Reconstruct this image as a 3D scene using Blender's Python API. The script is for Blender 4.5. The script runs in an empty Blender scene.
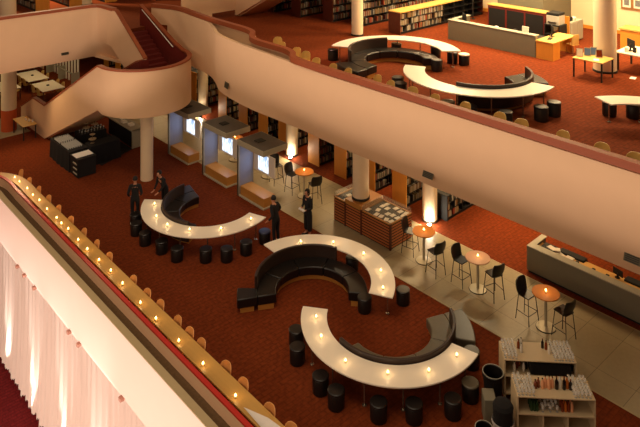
import bpy, math, random
from math import sin, cos, pi, radians as R, hypot, atan2
random.seed(7)
S = bpy.context.scene
C = S.collection
F, VH, CH = 650.0, -119.0, 13.5          # focal length in px, horizon row, camera height
TH = atan2(606, 650)                      # camera heading, left of the building's x axis
def at(u, v, z):
    """the point of the level z seen at pixel (u, v)"""
    Y = F*(CH-z)/(v-VH); X = (u-320)/F*Y
    return (X*cos(TH)+Y*sin(TH), -X*sin(TH)+Y*cos(TH))
# ------------------------------------------------------------------ materials
def srgb(r, g, b):
    f = lambda c: ((c/255+.055)/1.055)**2.4 if c > 10 else c/255/12.92
    return (f(r), f(g), f(b), 1)
MATS = {}
def mat(name, col, rough=.6, metal=0, var=.12, scale=6, bump=0.0, stretch=(1, 1, 1), emit=None, es=0, spec=.5, trans=0, alpha=1):
    m = bpy.data.materials.new(name); m.use_nodes = True; MATS[name] = m
    nt = m.node_tree; N = nt.nodes; L = nt.links; b = N['Principled BSDF']
    tc = N.new('ShaderNodeTexCoord'); mp = N.new('ShaderNodeMapping'); mp.inputs['Scale'].default_value = stretch
    no = N.new('ShaderNodeTexNoise'); no.inputs['Scale'].default_value = scale; no.inputs['Detail'].default_value = 4
    L.new(tc.outputs['Object'], mp.inputs[0]); L.new(mp.outputs[0], no.inputs['Vector'])
    mx = N.new('ShaderNodeMix'); mx.data_type = 'RGBA'
    c = srgb(*col)
    mx.inputs[6].default_value = tuple(x*(1-var) for x in c[:3])+(1,)
    mx.inputs[7].default_value = tuple(min(1, x*(1+var)) for x in c[:3])+(1,)
    L.new(no.outputs[0], mx.inputs[0]); L.new(mx.outputs[2], b.inputs['Base Color'])
    b.inputs['Roughness'].default_value = rough; b.inputs['Metallic'].default_value = metal
    b.inputs['Specular IOR Level'].default_value = spec
    if trans: b.inputs['Transmission Weight'].default_value = trans
    if alpha < 1: b.inputs['Alpha'].default_value = alpha
    if bump:
        bp = N.new('ShaderNodeBump'); bp.inputs['Strength'].default_value = bump; bp.inputs['Distance'].default_value = .02
        L.new(no.outputs[0], bp.inputs['Height']); L.new(bp.outputs[0], b.inputs['Normal'])
    if emit:
        b.inputs['Emission Color'].default_value = srgb(*emit); b.inputs['Emission Strength'].default_value = es
    return m
def carpet(name, c1, c2, c3):
    m = bpy.data.materials.new(name); m.use_nodes = True; MATS[name] = m
    nt = m.node_tree; N = nt.nodes; L = nt.links; b = N['Principled BSDF']
    tc = N.new('ShaderNodeTexCoord'); mp = N.new('ShaderNodeMapping'); mp.inputs['Rotation'].default_value = (0, 0, R(2))
    L.new(tc.outputs['Object'], mp.inputs[0])
    br = N.new('ShaderNodeTexBrick'); br.inputs['Scale'].default_value = 1
    br.inputs['Brick Width'].default_value = .3; br.inputs['Row Height'].default_value = .15
    br.inputs['Mortar Size'].default_value = .018; br.inputs['Mortar Smooth'].default_value = .3; br.inputs['Bias'].default_value = 0
    br.inputs['Color1'].default_value = srgb(*c1); br.inputs['Color2'].default_value = srgb(*c2); br.inputs['Mortar'].default_value = srgb(*c3)
    L.new(mp.outputs[0], br.inputs['Vector'])
    no = N.new('ShaderNodeTexNoise'); no.inputs['Scale'].default_value = 9; no.inputs['Detail'].default_value = 6
    L.new(tc.outputs['Object'], no.inputs['Vector'])
    mx = N.new('ShaderNodeMix'); mx.data_type = 'RGBA'; mx.blend_type = 'MULTIPLY'; mx.inputs[0].default_value = .75
    rp = N.new('ShaderNodeValToRGB'); rp.color_ramp.elements[0].position = .3; rp.color_ramp.elements[0].color = (.62, .6, .58, 1)
    rp.color_ramp.elements[1].position = .7; rp.color_ramp.elements[1].color = (1.2, 1.17, 1.1, 1)
    L.new(no.outputs[0], rp.inputs[0]); L.new(br.outputs[0], mx.inputs[6]); L.new(rp.outputs[0], mx.inputs[7])
    L.new(mx.outputs[2], b.inputs['Base Color']); b.inputs['Roughness'].default_value = .95; b.inputs['Specular IOR Level'].default_value = .1
    return m
def tiles(name, c1, c2, c3, w, h):
    m = carpet(name, c1, c2, c3); br = [n for n in m.node_tree.nodes if n.type == 'TEX_BRICK'][0]
    br.inputs['Brick Width'].default_value = w; br.inputs['Row Height'].default_value = h; br.inputs['Mortar Size'].default_value = .008
    br.offset = 0
    mx = [n for n in m.node_tree.nodes if n.type == 'MIX'][0]; mx.inputs[0].default_value = .18
    m.node_tree.nodes['Principled BSDF'].inputs['Roughness'].default_value = .38
    m.node_tree.nodes['Principled BSDF'].inputs['Specular IOR Level'].default_value = .4
    return m
carpet('carpet', (118, 53, 23), (112, 49, 21), (104, 45, 19))
carpet('lower_carpet', (112, 32, 34), (102, 28, 30), (90, 23, 26))
tiles('stone', (160, 146, 112), (153, 139, 106), (104, 92, 66), 1.6, 1.07)
mat('plaster', (226, 186, 146), .8, var=.03, scale=2)
mat('near_plaster', (236, 208, 194), .8, var=.02, scale=2)
mat('wall_paint', (236, 218, 180), .85, var=.03, scale=1.5)
mat('column_paint', (236, 214, 178), .7, var=.03)
mat('beige_ledge', (178, 158, 118), .7, var=.06)
mat('planter_floor', (132, 108, 76), .8, var=.2, scale=5)
mat('planter_soil', (96, 72, 44), .95, var=.4, scale=14, bump=.4)
mat('rail_wood', (150, 72, 34), .6, var=.15, stretch=(1, .15, 1), scale=12)
mat('maroon', (104, 26, 16), .6, var=.12)
mat('red_rail', (190, 40, 30), .35, var=.08)
mat('counter_wood', (196, 152, 78), .4, var=.1, stretch=(1, .1, 1), scale=14)
mat('orange_wood', (208, 138, 50), .45, var=.1, stretch=(3, 3, .3), scale=6)
mat('yellow_wood', (216, 170, 92), .45, var=.07, stretch=(.4, 3, 3), scale=6)
mat('slat_wood', (176, 98, 48), .4, var=.18, stretch=(1, 1, 6), scale=4)
mat('dark_wood', (84, 34, 18), .5, var=.2)
mat('bench_wood', (178, 122, 54), .45, var=.12, stretch=(4, .4, 4), scale=5)
mat('table_white', (244, 234, 214), .35, var=.02)
mat('table_edge', (200, 180, 150), .4, var=.03)
mat('orange_top', (228, 138, 36), .6, var=.06)
mat('pale_top', (226, 170, 124), .5, var=.04)
mat('leather', (20, 16, 14), .38, var=.25, scale=12, bump=.08)
mat('blue_leather', (28, 36, 66), .38, var=.25, scale=12)
mat('grey_leather', (92, 84, 66), .4, var=.15, scale=12)
mat('leather_back', (46, 30, 22), .45, var=.2, scale=10)
mat('black', (9, 8, 8), .7, var=.3)
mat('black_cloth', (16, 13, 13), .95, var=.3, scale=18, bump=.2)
mat('chrome', (190, 182, 166), .25, metal=.9, var=.04)
mat('dark_metal', (44, 40, 36), .6, metal=.2)
mat('steel_base', (186, 176, 148), .45, metal=.3, var=.04)
mat('kiosk_beige', (168, 158, 134), .65, var=.04)
mat('kiosk_top', (92, 84, 74), .8, var=.1)
mat('kiosk_panel', (140, 140, 150), .6, var=.04)
mat('desk_grey', (118, 112, 92), .6, var=.05)
mat('cabinet_grey', (164, 160, 142), .55, var=.04)
mat('bar_cream', (198, 176, 138), .5, var=.05)
mat('paper', (232, 226, 212), .8, var=.04)
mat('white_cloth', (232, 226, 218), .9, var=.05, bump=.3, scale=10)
mat('skin', (190, 132, 100), .6, var=.05)
mat('hair', (22, 15, 12), .7, var=.3, scale=30)
mat('suit', (18, 16, 18), .9, var=.25, scale=16)
mat('grille', (86, 74, 48), .6, var=.1)
mat('clip_tan', (190, 140, 122), .6)
mat('wax', (240, 220, 170), .5)
mat('flame', (255, 214, 130), emit=(255, 206, 120), es=14)
mat('chair_ply', (222, 156, 88), .45, var=.08)
mat('blonde_ply', (206, 170, 96), .45, var=.08)
mat('orange_paint', (196, 84, 34), .7, var=.08)
mat('printer_grey', (176, 172, 160), .5)
mat('poster_blue', (90, 120, 170), .6)
mat('board_brown', (150, 108, 60), .7)
mat('art_grey', (116, 120, 122), .7, var=.5, scale=10)
mat('lamp_glow', (255, 240, 215), emit=(255, 232, 200), es=30)
def glass(name, col, a):
    m = mat(name, col, .04, var=.02, alpha=a, spec=1.0); return m
glass('clear_glass', (250, 248, 240), .3)
mat('case_glass', (225, 220, 200), .2, var=.02, alpha=.06, spec=.2)
for n, c in dict(amber=(120, 50, 18), rose=(226, 160, 116), green=(34, 62, 34), dark=(20, 12, 10), white=(220, 212, 196), orange=(190, 100, 36)).items():
    mat('bottle_'+n, c, .15, var=.05)
BOOKM = []
for i, c in enumerate([tuple(int(q*.74) for q in c_) for c_ in [(196, 184, 156), (120, 44, 34), (70, 66, 56), (216, 208, 188), (150, 110, 64), (60, 70, 84), (36, 30, 26), (176, 152, 108), (96, 84, 66), (180, 70, 40)]]):
    BOOKM.append(mat('book_cover_%d' % i, c, .6, var=.1))
def screen_mat():
    m = bpy.data.materials.new('screen_picture'); m.use_nodes = True; MATS['screen'] = m
    nt = m.node_tree; N = nt.nodes; L = nt.links; b = N['Principled BSDF']
    tc = N.new('ShaderNodeTexCoord'); mp = N.new('ShaderNodeMapping'); mp.inputs['Scale'].default_value = (1, 5, 1.2)
    vo = N.new('ShaderNodeTexNoise'); vo.inputs['Scale'].default_value = 2.2
    rp = N.new('ShaderNodeValToRGB'); e = rp.color_ramp.elements
    e[0].position = .38; e[0].color = (.25, .38, .6, 1); e[1].position = .55; e[1].color = (.9, .95, 1, 1)
    L.new(tc.outputs['Object'], mp.inputs[0]); L.new(mp.outputs[0], vo.inputs[0]); L.new(vo.outputs[0], rp.inputs[0])
    L.new(rp.outputs[0], b.inputs['Emission Color']); b.inputs['Emission Strength'].default_value = 1.5
    b.inputs['Base Color'].default_value = (.02, .02, .02, 1)
screen_mat()
def curtain_mat():
    m = bpy.data.materials.new('curtain_voile'); m.use_nodes = True; MATS['curtain'] = m
    nt = m.node_tree; N = nt.nodes; L = nt.links; b = N['Principled BSDF']; out = N['Material Output']
    b.inputs['Base Color'].default_value = srgb(238, 214, 200); b.inputs['Roughness'].default_value = .9
    tr = N.new('ShaderNodeBsdfTranslucent'); tr.inputs[0].default_value = srgb(240, 216, 202)
    mx = N.new('ShaderNodeMixShader'); mx.inputs[0].default_value = .35
    L.new(b.outputs[0], mx.inputs[1]); L.new(tr.outputs[0], mx.inputs[2]); L.new(mx.outputs[0], out.inputs[0])
curtain_mat()
# ------------------------------------------------------------------ mesh building
class MB:
    def __init__(s): s.v = []; s.f = []
    def add(s, vs, fs):
        o = len(s.v); s.v += [tuple(p) for p in vs]; s.f += [tuple(i+o for i in f) for f in fs]; return s
    def box(s, x0, x1, y0, y1, z0, z1):
        return s.add([(x0, y0, z0), (x1, y0, z0), (x1, y1, z0), (x0, y1, z0), (x0, y0, z1), (x1, y0, z1), (x1, y1, z1), (x0, y1, z1)],
                     [(0, 3, 2, 1), (4, 5, 6, 7), (0, 1, 5, 4), (1, 2, 6, 5), (2, 3, 7, 6), (3, 0, 4, 7)])
    def lathe(s, prof, n=16, cx=0, cy=0, ring=False):
        vs = []; fs = []; k = len(prof)
        for r, z in prof:
            for i in range(n): a = 2*pi*i/n; vs.append((cx+r*cos(a), cy+r*sin(a), z))
        for j in range(k-1):
            for i in range(n): i2 = (i+1) % n; fs.append((j*n+i, j*n+i2, (j+1)*n+i2, (j+1)*n+i))
        if ring: fs += [((k-1)*n+i, (k-1)*n+(i+1) % n, (i+1) % n, i) for i in range(n)]
        else: fs.append(tuple(reversed(range(n)))); fs.append(tuple((k-1)*n+i for i in range(n)))
        return s.add(vs, fs)
    def cyl(s, cx, cy, z0, z1, r, n=16, r1=None): return s.lathe([(r, z0), (r if r1 is None else r1, z1)], n, cx, cy)
    def tube(s, pts, r, n=6, closed=False):
        vs = []; fs = []; m = len(pts)
        for i, p in enumerate(pts):
            a = pts[max(0, i-1)]; b = pts[min(m-1, i+1)]
            d = [b[k]-a[k] for k in range(3)]; l = math.sqrt(sum(x*x for x in d)) or 1; d = [x/l for x in d]
            up = (0, 0, 1) if abs(d[2]) < .9 else (1, 0, 0)
            e = [d[1]*up[2]-d[2]*up[1], d[2]*up[0]-d[0]*up[2], d[0]*up[1]-d[1]*up[0]]; l = math.sqrt(sum(x*x for x in e)); e = [x/l for x in e]
            g = [d[1]*e[2]-d[2]*e[1], d[2]*e[0]-d[0]*e[2], d[0]*e[1]-d[1]*e[0]]
            for k in range(n): t = 2*pi*k/n; vs.append(tuple(p[q]+r*(cos(t)*e[q]+sin(t)*g[q]) for q in range(3)))
        for i in range(m-1):
            for k in range(n): k2 = (k+1) % n; fs.append((i*n+k, i*n+k2, (i+1)*n+k2, (i+1)*n+k))
        fs.append(tuple(reversed(range(n)))); fs.append(tuple((m-1)*n+k for k in range(n)))
        return s.add(vs, fs)
    def sector(s, r0, r1, a0, a1, z0, z1, n=40, cx=0, cy=0):
        vs = []; fs = []
        for i in range(n+1):
            a = R(a0+(a1-a0)*i/n)
            for r, z in ((r0, z0), (r1, z0), (r1, z1), (r0, z1)): vs.append((cx+r*cos(a), cy+r*sin(a), z))
        for i in range(n):
            for k in range(4): k2 = (k+1) % 4; fs.append((4*i+k, 4*i+k2, 4*i+4+k2, 4*i+4+k))
        fs += [(3, 2, 1, 0), (4*n, 4*n+1, 4*n+2, 4*n+3)]
        return s.add(vs, fs)
    def prism(s, poly, z0, z1):
        n = len(poly); vs = [(x, y, z0) for x, y in poly]+[(x, y, z1) for x, y in poly]
        return s.add(vs, [tuple(reversed(range(n))), tuple(range(n, 2*n))]+[(i, (i+1) % n, n+(i+1) % n, n+i) for i in range(n)])
    def slab_x(s, poly, x0, x1):      # polygon in (y, z) extruded along x
        n = len(poly); vs = [(x0, y, z) for y, z in poly]+[(x1, y, z) for y, z in poly]
        return s.add(vs, [tuple(range(n)), tuple(reversed(range(n, 2*n)))]+[(i, n+i, n+(i+1) % n, (i+1) % n) for i in range(n)])
    def sweep(s, path, prof):
        """profile of (offset to the right of travel, z) swept along a level path; profile may be a function of the index"""
        vs = []; fs = []; m = len(path)
        for i, p in enumerate(path):
            pr = prof(i) if callable(prof) else prof
            a = path[max(0, i-1)]; b = path[min(m-1, i+1)]
            d1 = (p[0]-a[0], p[1]-a[1]); d2 = (b[0]-p[0], b[1]-p[1])
            l1 = hypot(*d1) or 1; l2 = hypot(*d2) or 1
            if i == 0: d1, l1 = d2, l2
            if i == m-1: d2, l2 = d1, l1
            n1 = (d1[1]/l1, -d1[0]/l1); n2 = (d2[1]/l2, -d2[0]/l2)
            nx, ny = n1[0]+n2[0], n1[1]+n2[1]; q = (nx*nx+ny*ny)/2 or 1; nx /= q; ny /= q
            for o, z in pr: vs.append((p[0]+nx*o, p[1]+ny*o, z))
        k = len(pr)
        for i in range(m-1):
            for j in range(k): j2 = (j+1) % k; fs.append((i*k+j, i*k+j2, (i+1)*k+j2, (i+1)*k+j))
        fs.append(tuple(reversed(range(k)))); fs.append(tuple((m-1)*k+j for j in range(k)))
        return s.add(vs, fs)
    def mesh(s, name, m):
        me = bpy.data.meshes.new(name); me.from_pydata(s.v, [], s.f); me.validate()
        import bmesh
        bm = bmesh.new(); bm.from_mesh(me); bmesh.ops.recalc_face_normals(bm, faces=bm.faces); bm.to_mesh(me); bm.free()
        me.shade_smooth(); me.set_sharp_from_angle(angle=R(35)); me.materials.append(MATS[m]); return me
    def build(s, name, m, parent=None, bevel=0, loc=None, rz=0):
        o = bpy.data.objects.new(name, s.mesh(name, m)); C.objects.link(o)
        if parent: o.parent = parent
        if loc: o.location = loc
        if rz: o.rotation_euler.z = rz
        if bevel:
            b = o.modifiers.new('bevel', 'BEVEL'); b.width = bevel; b.segments = 2; b.limit_method = 'ANGLE'
        return o
def catmull(P, n=6):
    out = []
    for i in range(len(P)-1):
        p0, p1, p2, p3 = P[max(0, i-1)], P[i], P[i+1], P[min(len(P)-1, i+2)]
        for k in range(n):
            t = k/n; out.append(tuple(.5*((2*p1[q])+(-p0[q]+p2[q])*t+(2*p0[q]-5*p1[q]+4*p2[q]-p3[q])*t*t+(-p0[q]+3*p1[q]-3*p2[q]+p3[q])*t**3) for q in range(len(p1))))
    return out+[P[-1]]
def tag(o, label=None, cat=None, group=None, kind=None):
    if label: o['label'] = label
    if cat: o['category'] = cat
    if group: o['group'] = group
    if kind: o['kind'] = kind
    return o
def thing(name, label, cat, loc=(0, 0, 0), rz=0, group=None):
    o = bpy.data.objects.new(name, None); C.objects.link(o); o.location = loc; o.rotation_euler.z = rz; o.empty_display_size = .1
    return tag(o, label, cat, group)
def struct(mb, name, m): return tag(mb.build(name, m), kind='structure')
def kids(o): return [c for c in bpy.data.objects if c.parent == o]
KC = {}
def dup(root, loc, rz, label, group=None):
    if root.name not in KC: KC[root.name] = [(c, kids(c)) for c in kids(root)]
    r = root.copy(); C.objects.link(r); r.location = loc; r.rotation_euler.z = rz; r['label'] = label
    if group: r['group'] = group
    for ch, gs in KC[root.name]:
        c = ch.copy(); C.objects.link(c); c.parent = r
        for g in gs: d = g.copy(); C.objects.link(d); d.parent = c
    return r
class Proto:
    """first placement moves the prototype itself, later ones copy it"""
    def __init__(s, o): s.o = o; s.used = False
    def place(s, loc, rz, label, group=None):
        if not s.used:
            s.used = True; s.o.location = loc; s.o.rotation_euler.z = rz; s.o['label'] = label
            if group: s.o['group'] = group
            return s.o
        return dup(s.o, loc, rz, label, group)
ORD = 'first second third fourth fifth sixth seventh eighth ninth tenth eleventh twelfth thirteenth fourteenth fifteenth sixteenth seventeenth eighteenth nineteenth twentieth'.split()
UP = 6.0
# ------------------------------------------------------------------ setting
struct(MB().prism([(9.3, -6), (40, -6), (40, 75), (-12, 75), (-12, 30.5), (7.2, 30.5), (8.6, 29.9), (9.0, 29.2), (9.0, -6)], -.3, 0), 'floor', 'carpet')
struct(MB().box(17.05, 20.28, -6, 34.5, 0, .006), 'floor.001', 'stone')
struct(MB().box(4, 12.5, 36.3, 39.4, 0, .006), 'floor.002', 'stone')
for n_, x_ in (('trim_1', 17.03), ('trim_2', 20.28)):
    struct(MB().box(x_-.02, x_+.02, -6, 34.5, 0, .012), n_, 'beige_ledge')
struct(MB().box(-14, 30, -10, 70, -6.2, -6), 'floor.003', 'lower_carpet')
edge = [(-12, 32.9), (14.72, 32.9), (15.0, 30.68), (16.4, 30.68), (16.9, 30.6), (17.62, 29.6), (17.6, 27.6), (17.4, 25.9), (17.25, 23.2), (16.4, 21.2), (16.3, 18.8), (15.8, 17.8), (15.7, -6), (45, -6), (45, 75), (-12, 75)]
struct(MB().prism(edge, 5.7, UP), 'floor.004', 'carpet')
inner = [(-12, 33.2), (14.6, 33.2), (15.1, 30.9), (17.2, 30.9), (17.8, 29.5), (17.6, 26.5), (16.8, 23.6), (16.3, 21.5), (16.25, 18), (16.0, 17), (15.95, -6), (45, -6), (45, 75), (-12, 75)]
struct(MB().prism(inner, 4.25, 4.4), 'ceiling', 'plaster')
struct(MB().box(23.6, 45, -6, 75, 12, 12.4), 'ceiling.001', 'plaster')
struct(MB().box(32.6, 32.9, -6, 75, UP, 12), 'wall_right', 'wall_paint')
struct(MB().box(-12, 32.6, 62, 62.3, UP, 12), 'wall_back', 'wall_paint')
struct(MB().box(32.5, 32.6, -6, 75, UP, UP+.16), 'baseboard_right', 'orange_wood')
struct(MB().box(32.6, 32.9, -6, 75, 0, 4.3), 'wall_right.001', 'wall_paint')
struct(MB().box(-12, 32.6, 66, 66.3, 0, 4.3), 'wall_back.001', 'wall_paint')
struct(MB().box(29.6, 32.55, 15.8, 18.3, UP, 12), 'wall_pier', 'desk_grey')
# main balcony: face path, rail path
fp = catmull([(16.85, 31.1), (17.4, 29.5), (17.25, 27.6), (17.08, 26.2), (16.62, 25.0), (16.15, 24.0), (15.88, 22.6), (15.72, 20.6), (15.6, 18.8), (15.5, 17.6), (15.45, 16.2), (15.45, 15)], 5)+[(15.45, -6)]
def fprof(i):
    y = fp[i][1]; t = min(1, max(0, (y-25.0)/1.2)); zt = 6.8+t*.02
    k = .45-.3*min(1, max(0, (y-18)/3))
    return [(0, zt), (0, 5.25), (-k, 4.25), (-k-.2, 4.25), (-.2, 5.3), (-.14, 6.2), (-.14, zt)]
struct(MB().sweep(fp, fprof), 'wall_balcony', 'plaster')
rp_ = catmull([(16.85, 31.1), (17.42, 29.5), (17.28, 27.6), (17.15, 25.9), (17.12, 24.4), (17.1, 23.3), (16.9, 22.5), (16.4, 21.9), (16.15, 21.2), (16.13, 20.2), (16.13, 19.4), (15.95, 18.75), (15.6, 18.3), (15.47, 17.6), (15.45, 16.6), (15.45, 15.6)], 5)+[(15.45, -6)]
struct(MB().sweep(rp_, [(.03, 6.84), (.03, 7.04), (-.19, 7.04), (-.19, 6.84)]), 'trim_3', 'rail_wood')
struct(MB().sweep(rp_[12:], [(-.05, 6.0), (-.05, 6.82), (-.22, 6.82), (-.22, 6.0)]), 'wall_balcony.001', 'plaster')
tr_ = [p for p in fp if 16.5 < p[1] < 26]; tr2 = [p for p in rp_ if 16.5 < p[1] < 26]
struct(MB().prism([(x+.05, y) for x, y in tr_]+[(x+.05, y) for x, y in reversed(tr2)], 6.1, 6.3), 'trim_4', 'planter_floor')
lp = [(-12, 32.66), (14.25, 32.66), (14.5, 32.5), (14.62, 32.2), (14.66, 31.0)]
struct(MB().sweep(lp, [(0, 7.0), (0, 5.25), (-.5, 4.3), (-.7, 4.3), (-.2, 5.3), (-.2, 7.0)]), 'wall_balcony.002', 'plaster')
struct(MB().sweep(lp, [(.04, 6.95), (.04, 7.09), (-.24, 7.09), (-.24, 6.95)]), 'trim_5', 'rail_wood')
# near balcony in front of the camera
BV = [(4.0, 30.6), (6.6, 30.5), (7.9, 30.25), (8.6, 29.6), (8.894, 28.8), (8.894, 27.5), (8.894, 27)]
npth = catmull(BV, 6)+[(8.894, -6)]
struct(MB().sweep(npth, [(0, -.3), (0, 1.02), (-.1, 1.02), (-.1, -.3)]), 'wall_front', 'plaster')
struct(MB().sweep(npth, [(.01, 1.0), (.01, 1.05), (-.11, 1.05), (-.11, 1.0)]), 'trim_6', 'red_rail')
struct(MB().sweep(npth, [(.0, .5), (.0, .65), (.45, .65), (.45, .5)]), 'trim_7', 'planter_soil')
struct(MB().sweep(npth, [(.514, .8), (.514, -.88), (.3, -1.35), (.1, -1.35), (.33, -.8), (.33, .8)]), 'wall_front.001', 'near_plaster')
struct(MB().sweep(npth, [(.524, .78), (.524, .812), (.318, .812), (.318, .78)]), 'trim_8', 'beige_ledge')
# columns
def column(x, y, z0, z1, r, label, ring=True, paint=0):
    t = thing('column', label, 'column', (x, y, z0))
    MB().lathe([(r, paint), (r, z1-z0)], 32).build('shaft', 'column_paint', t)
    if paint: tag(MB().lathe([(r+.005, 0), (r+.005, paint)], 32).build('base', 'orange_paint', t), 'orange painted column foot')
    elif ring: MB().lathe([(r+.03, 0), (r+.03, .08), (r+.005, .08)], 32).build('base', 'dark_metal', t)
    return t
column(14.35, 26.9, 0, 3.1, .28, 'plain white round column standing on the carpet under the curved stair landing', ring=False)
column(11.7, 37.3, 0, 4.3, .39, 'wide cream column with an orange painted foot, beside the yellow side table', paint=1.15)
column(18.55, 17.55, 1.09, 4.3, .32, 'round column rising through the top of the slatted wooden display counter')
column(20.85, 15.95, 0, 4.3, .29, 'brightly uplit round column beside the low book display, nearest the orange carpet')
column(20.85, 24.4, 0, 4.3, .29, 'uplit round column between bookcases, seen just right of the last open booth')
column(20.8, 32.3, 0, 4.3, .29, 'uplit column far back, seen between the stair drum and the balcony')
column(25.73, 11.1, UP, 12, .43, 'thickest cream column on the upper floor, behind the yellow brochure table')
column(22.9, 21.9, UP, 12, .28, 'slim pinkish white column behind the upper curved bar table')
column(11.77, 37.67, UP, 12, .42, 'cream column at the far left of the upper floor')
column(16.46, 38.6, UP, 12, .42, 'cream column on the upper floor behind the corner of the far balcony')
# ------------------------------------------------------------------ stair
def stair():
    t = thing('staircase', 'curving cream staircase with round landing, maroon inside walls and wooden rail', 'staircase', (14.7, 28.1, 0))
    ox, oy = 14.7, 28.1
    L = lambda pts: [(x-ox, y-oy) for x, y in pts]
    st = MB()
    for i in range(11):
        st.box(14.8-ox, 16.25-ox, 30.65-oy-.28*(i+1)-.02, 30.65-oy-.28*i, 6-.173*(i+1)-.35, 6-.173*(i+1)+.0)
    for i in range(20):
        y0 = 28.1+.3325*i-oy; z = 4.1-.172*(i+1)
        st.box(12.8-ox, 14.4-ox, y0, y0+.35, max(0, z-.4), z)
    st.box(12.8-ox, 14.4-ox, 34.72-oy, 36.4-oy, .0, .66)
    for i in range(3): st.box(12.8-ox, 14.4-ox, 36.4-oy+.33*i, 36.73-oy+.33*i, 0, .66-.17*(i+1))
    tag(st.build('steps', 'maroon', t), 'maroon carpeted steps')
    ln = MB().sector(0.02, 2.1, 175, 365, 3.75, 4.1, 40, 14.78-ox, 28.1-oy)
    tag(ln.build('landing', 'maroon', t), 'maroon round landing floor')
    # outer wall: foot landing, flight two, drum, flight one (right hand wall)
    P = [(12.66, 38.3, .0, .78), (12.66, 36.4, .0, 1.71), (12.66, 34.75, .0, 1.71), (12.66, 28.3, 3.15, 5.12)]
    cx, cy, r = 14.84, 28.1, 2.19
    for k in range(1, 25):
        a = R(180+k*180/24)
        P.append((cx+r*cos(a), cy+r*sin(a), 3.08, 5.12))
    P += [(16.86, 28.7, 3.2, 5.45), (16.32, 31.1, 4.3, 7.03)]
    n = len(P); wl = MB(); li = MB(); cp = MB()
    nr = []
    for i in range(n):
        a = P[max(0, i-1)]; b = P[min(n-1, i+1)]; d = (b[0]-a[0], b[1]-a[1]); l = hypot(*d); nr.append((-d[1]/l, d[0]/l))
    def strip(mb, o0, o1, zf):
        vs = []; fs = []
        for i, (x, y, zb, zt) in enumerate(P):
            nx, ny = nr[i]; za, zc = zf(zb, zt)
            for o, z in ((o0, za), (o0, zc), (o1, zc), (o1, za)): vs.append((x+nx*o-ox, y+ny*o-oy, z))
        for i in range(n-1):
            for j in range(4): j2 = (j+1) % 4; fs.append((4*i+j, 4*i+j2, 4*i+4+j2, 4*i+4+j))
        fs += [(0, 1, 2, 3), (4*n-4, 4*n-3, 4*n-2, 4*n-1)]
        mb.add(vs, fs)
    strip(wl, 0, .12, lambda a, b: (a, b)); strip(li, .12, .15, lambda a, b: (max(a, b-1.5), b)); strip(cp, -.03, .19, lambda a, b: (b, b+.07))
    wl.build('parapet', 'plaster', t); tag(li.build('inner_panel', 'maroon', t), 'maroon inside face of the parapet'); tag(cp.build('rail_cap', 'rail_wood', t), 'dark wooden rail cap')
    # walls between the flights
    def flat(x0, x1, poly, capm=True):
        w = MB().slab_x([(y-oy, z) for y, z in poly[0]], x0-ox, x1-ox); w.build('divider_wall', 'plaster', t)
        c = MB(); q = poly[1]
        c.slab_x([(y-oy, z) for y, z in q]+[(y-oy, z+.07) for y, z in reversed(q)], x0-ox-.03, x1-ox+.03); tag(c.build('rail_cap', 'rail_wood', t), 'dark wooden rail cap')
    flat(14.64, 14.78, ([(32.3, 5.25), (31.1, 5.15), (29.9, 4.5), (27.7, 3.2), (27.7, 5.2), (30.65, 7.0), (32.3, 7.0)], [(27.7, 5.2), (30.65, 7.0), (32.3, 7.0)]))
    flat(14.4, 14.53, ([(34.75, .0), (34.75, 1.71), (28.0, 5.05), (27.7, 5.15), (27.7, 3.2), (28.3, 3.1)], [(34.75, 1.71), (28.0, 5.05), (27.7, 5.15)]))
    MB().box(14.4-ox, 14.78-ox, 27.6-oy, 27.75-oy, 3.8, 5.18).build('newel', 'maroon', t)
    tag(MB().slab_x([(34.7-oy, .1), (34.7-oy, 1.7), (28.0-oy, 5.04), (27.7-oy, 5.14), (27.7-oy, 3.9)], 14.37-ox, 14.4-ox).build('inner_panel', 'maroon', t), 'maroon inside face')
    tag(MB().box(14.38-ox, 14.8-ox, 27.57-oy, 27.6-oy, 3.9, 5.15).build('inner_panel', 'maroon', t), 'maroon end face')
    # sloping underside of the lower flight
    so = MB().slab_x([(34.6-oy, 0.02), (28.3-oy, 3.15), (28.3-oy, 3.4), (34.0-oy, .6)], 12.78-ox, 14.4-ox)
    so.build('soffit', 'plaster', t)
    hr = MB().tube([(16.2-ox, 30.9-oy, 6.85), (16.68-ox, 28.6-oy, 5.25)], .025)
    tag(hr.build('handrail', 'paper', t), 'pale handrail strip on the maroon wall')
stair()
def upper_stair():
    t = thing('staircase', 'cream flight of stairs climbing out of view above the upper floor', 'staircase', (21.2, 29.6, UP))
    p = MB().slab_x([(0, .02), (0, 2.2), (-6.9, 5.7), (-6.9, 3.5)], 0, .15); p.build('parapet', 'plaster', t)
    MB().box(-1.55, 0, 0, .12, .35, 2.2).build('end_wall', 'plaster', t)
    MB().box(-3.4, -1.55, 0, .12, .0, 2.2).build('end_wall', 'plaster', t)
    tag(MB().slab_x([(0.3, .0), (0.3, .35), (-6.9, 3.85), (-6.9, 3.5), (-.2, .0)], .15, 1.9).build('soffit', 'plaster', t), 'shadowed sloping underside')
    s = MB()
    for i in range(18): s.box(.15, 1.9, -.4-.33*i, -.07-.33*i, .2+.172*i, .42+.172*i)
    s.build('steps', 'maroon', t)
upper_stair()
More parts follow.
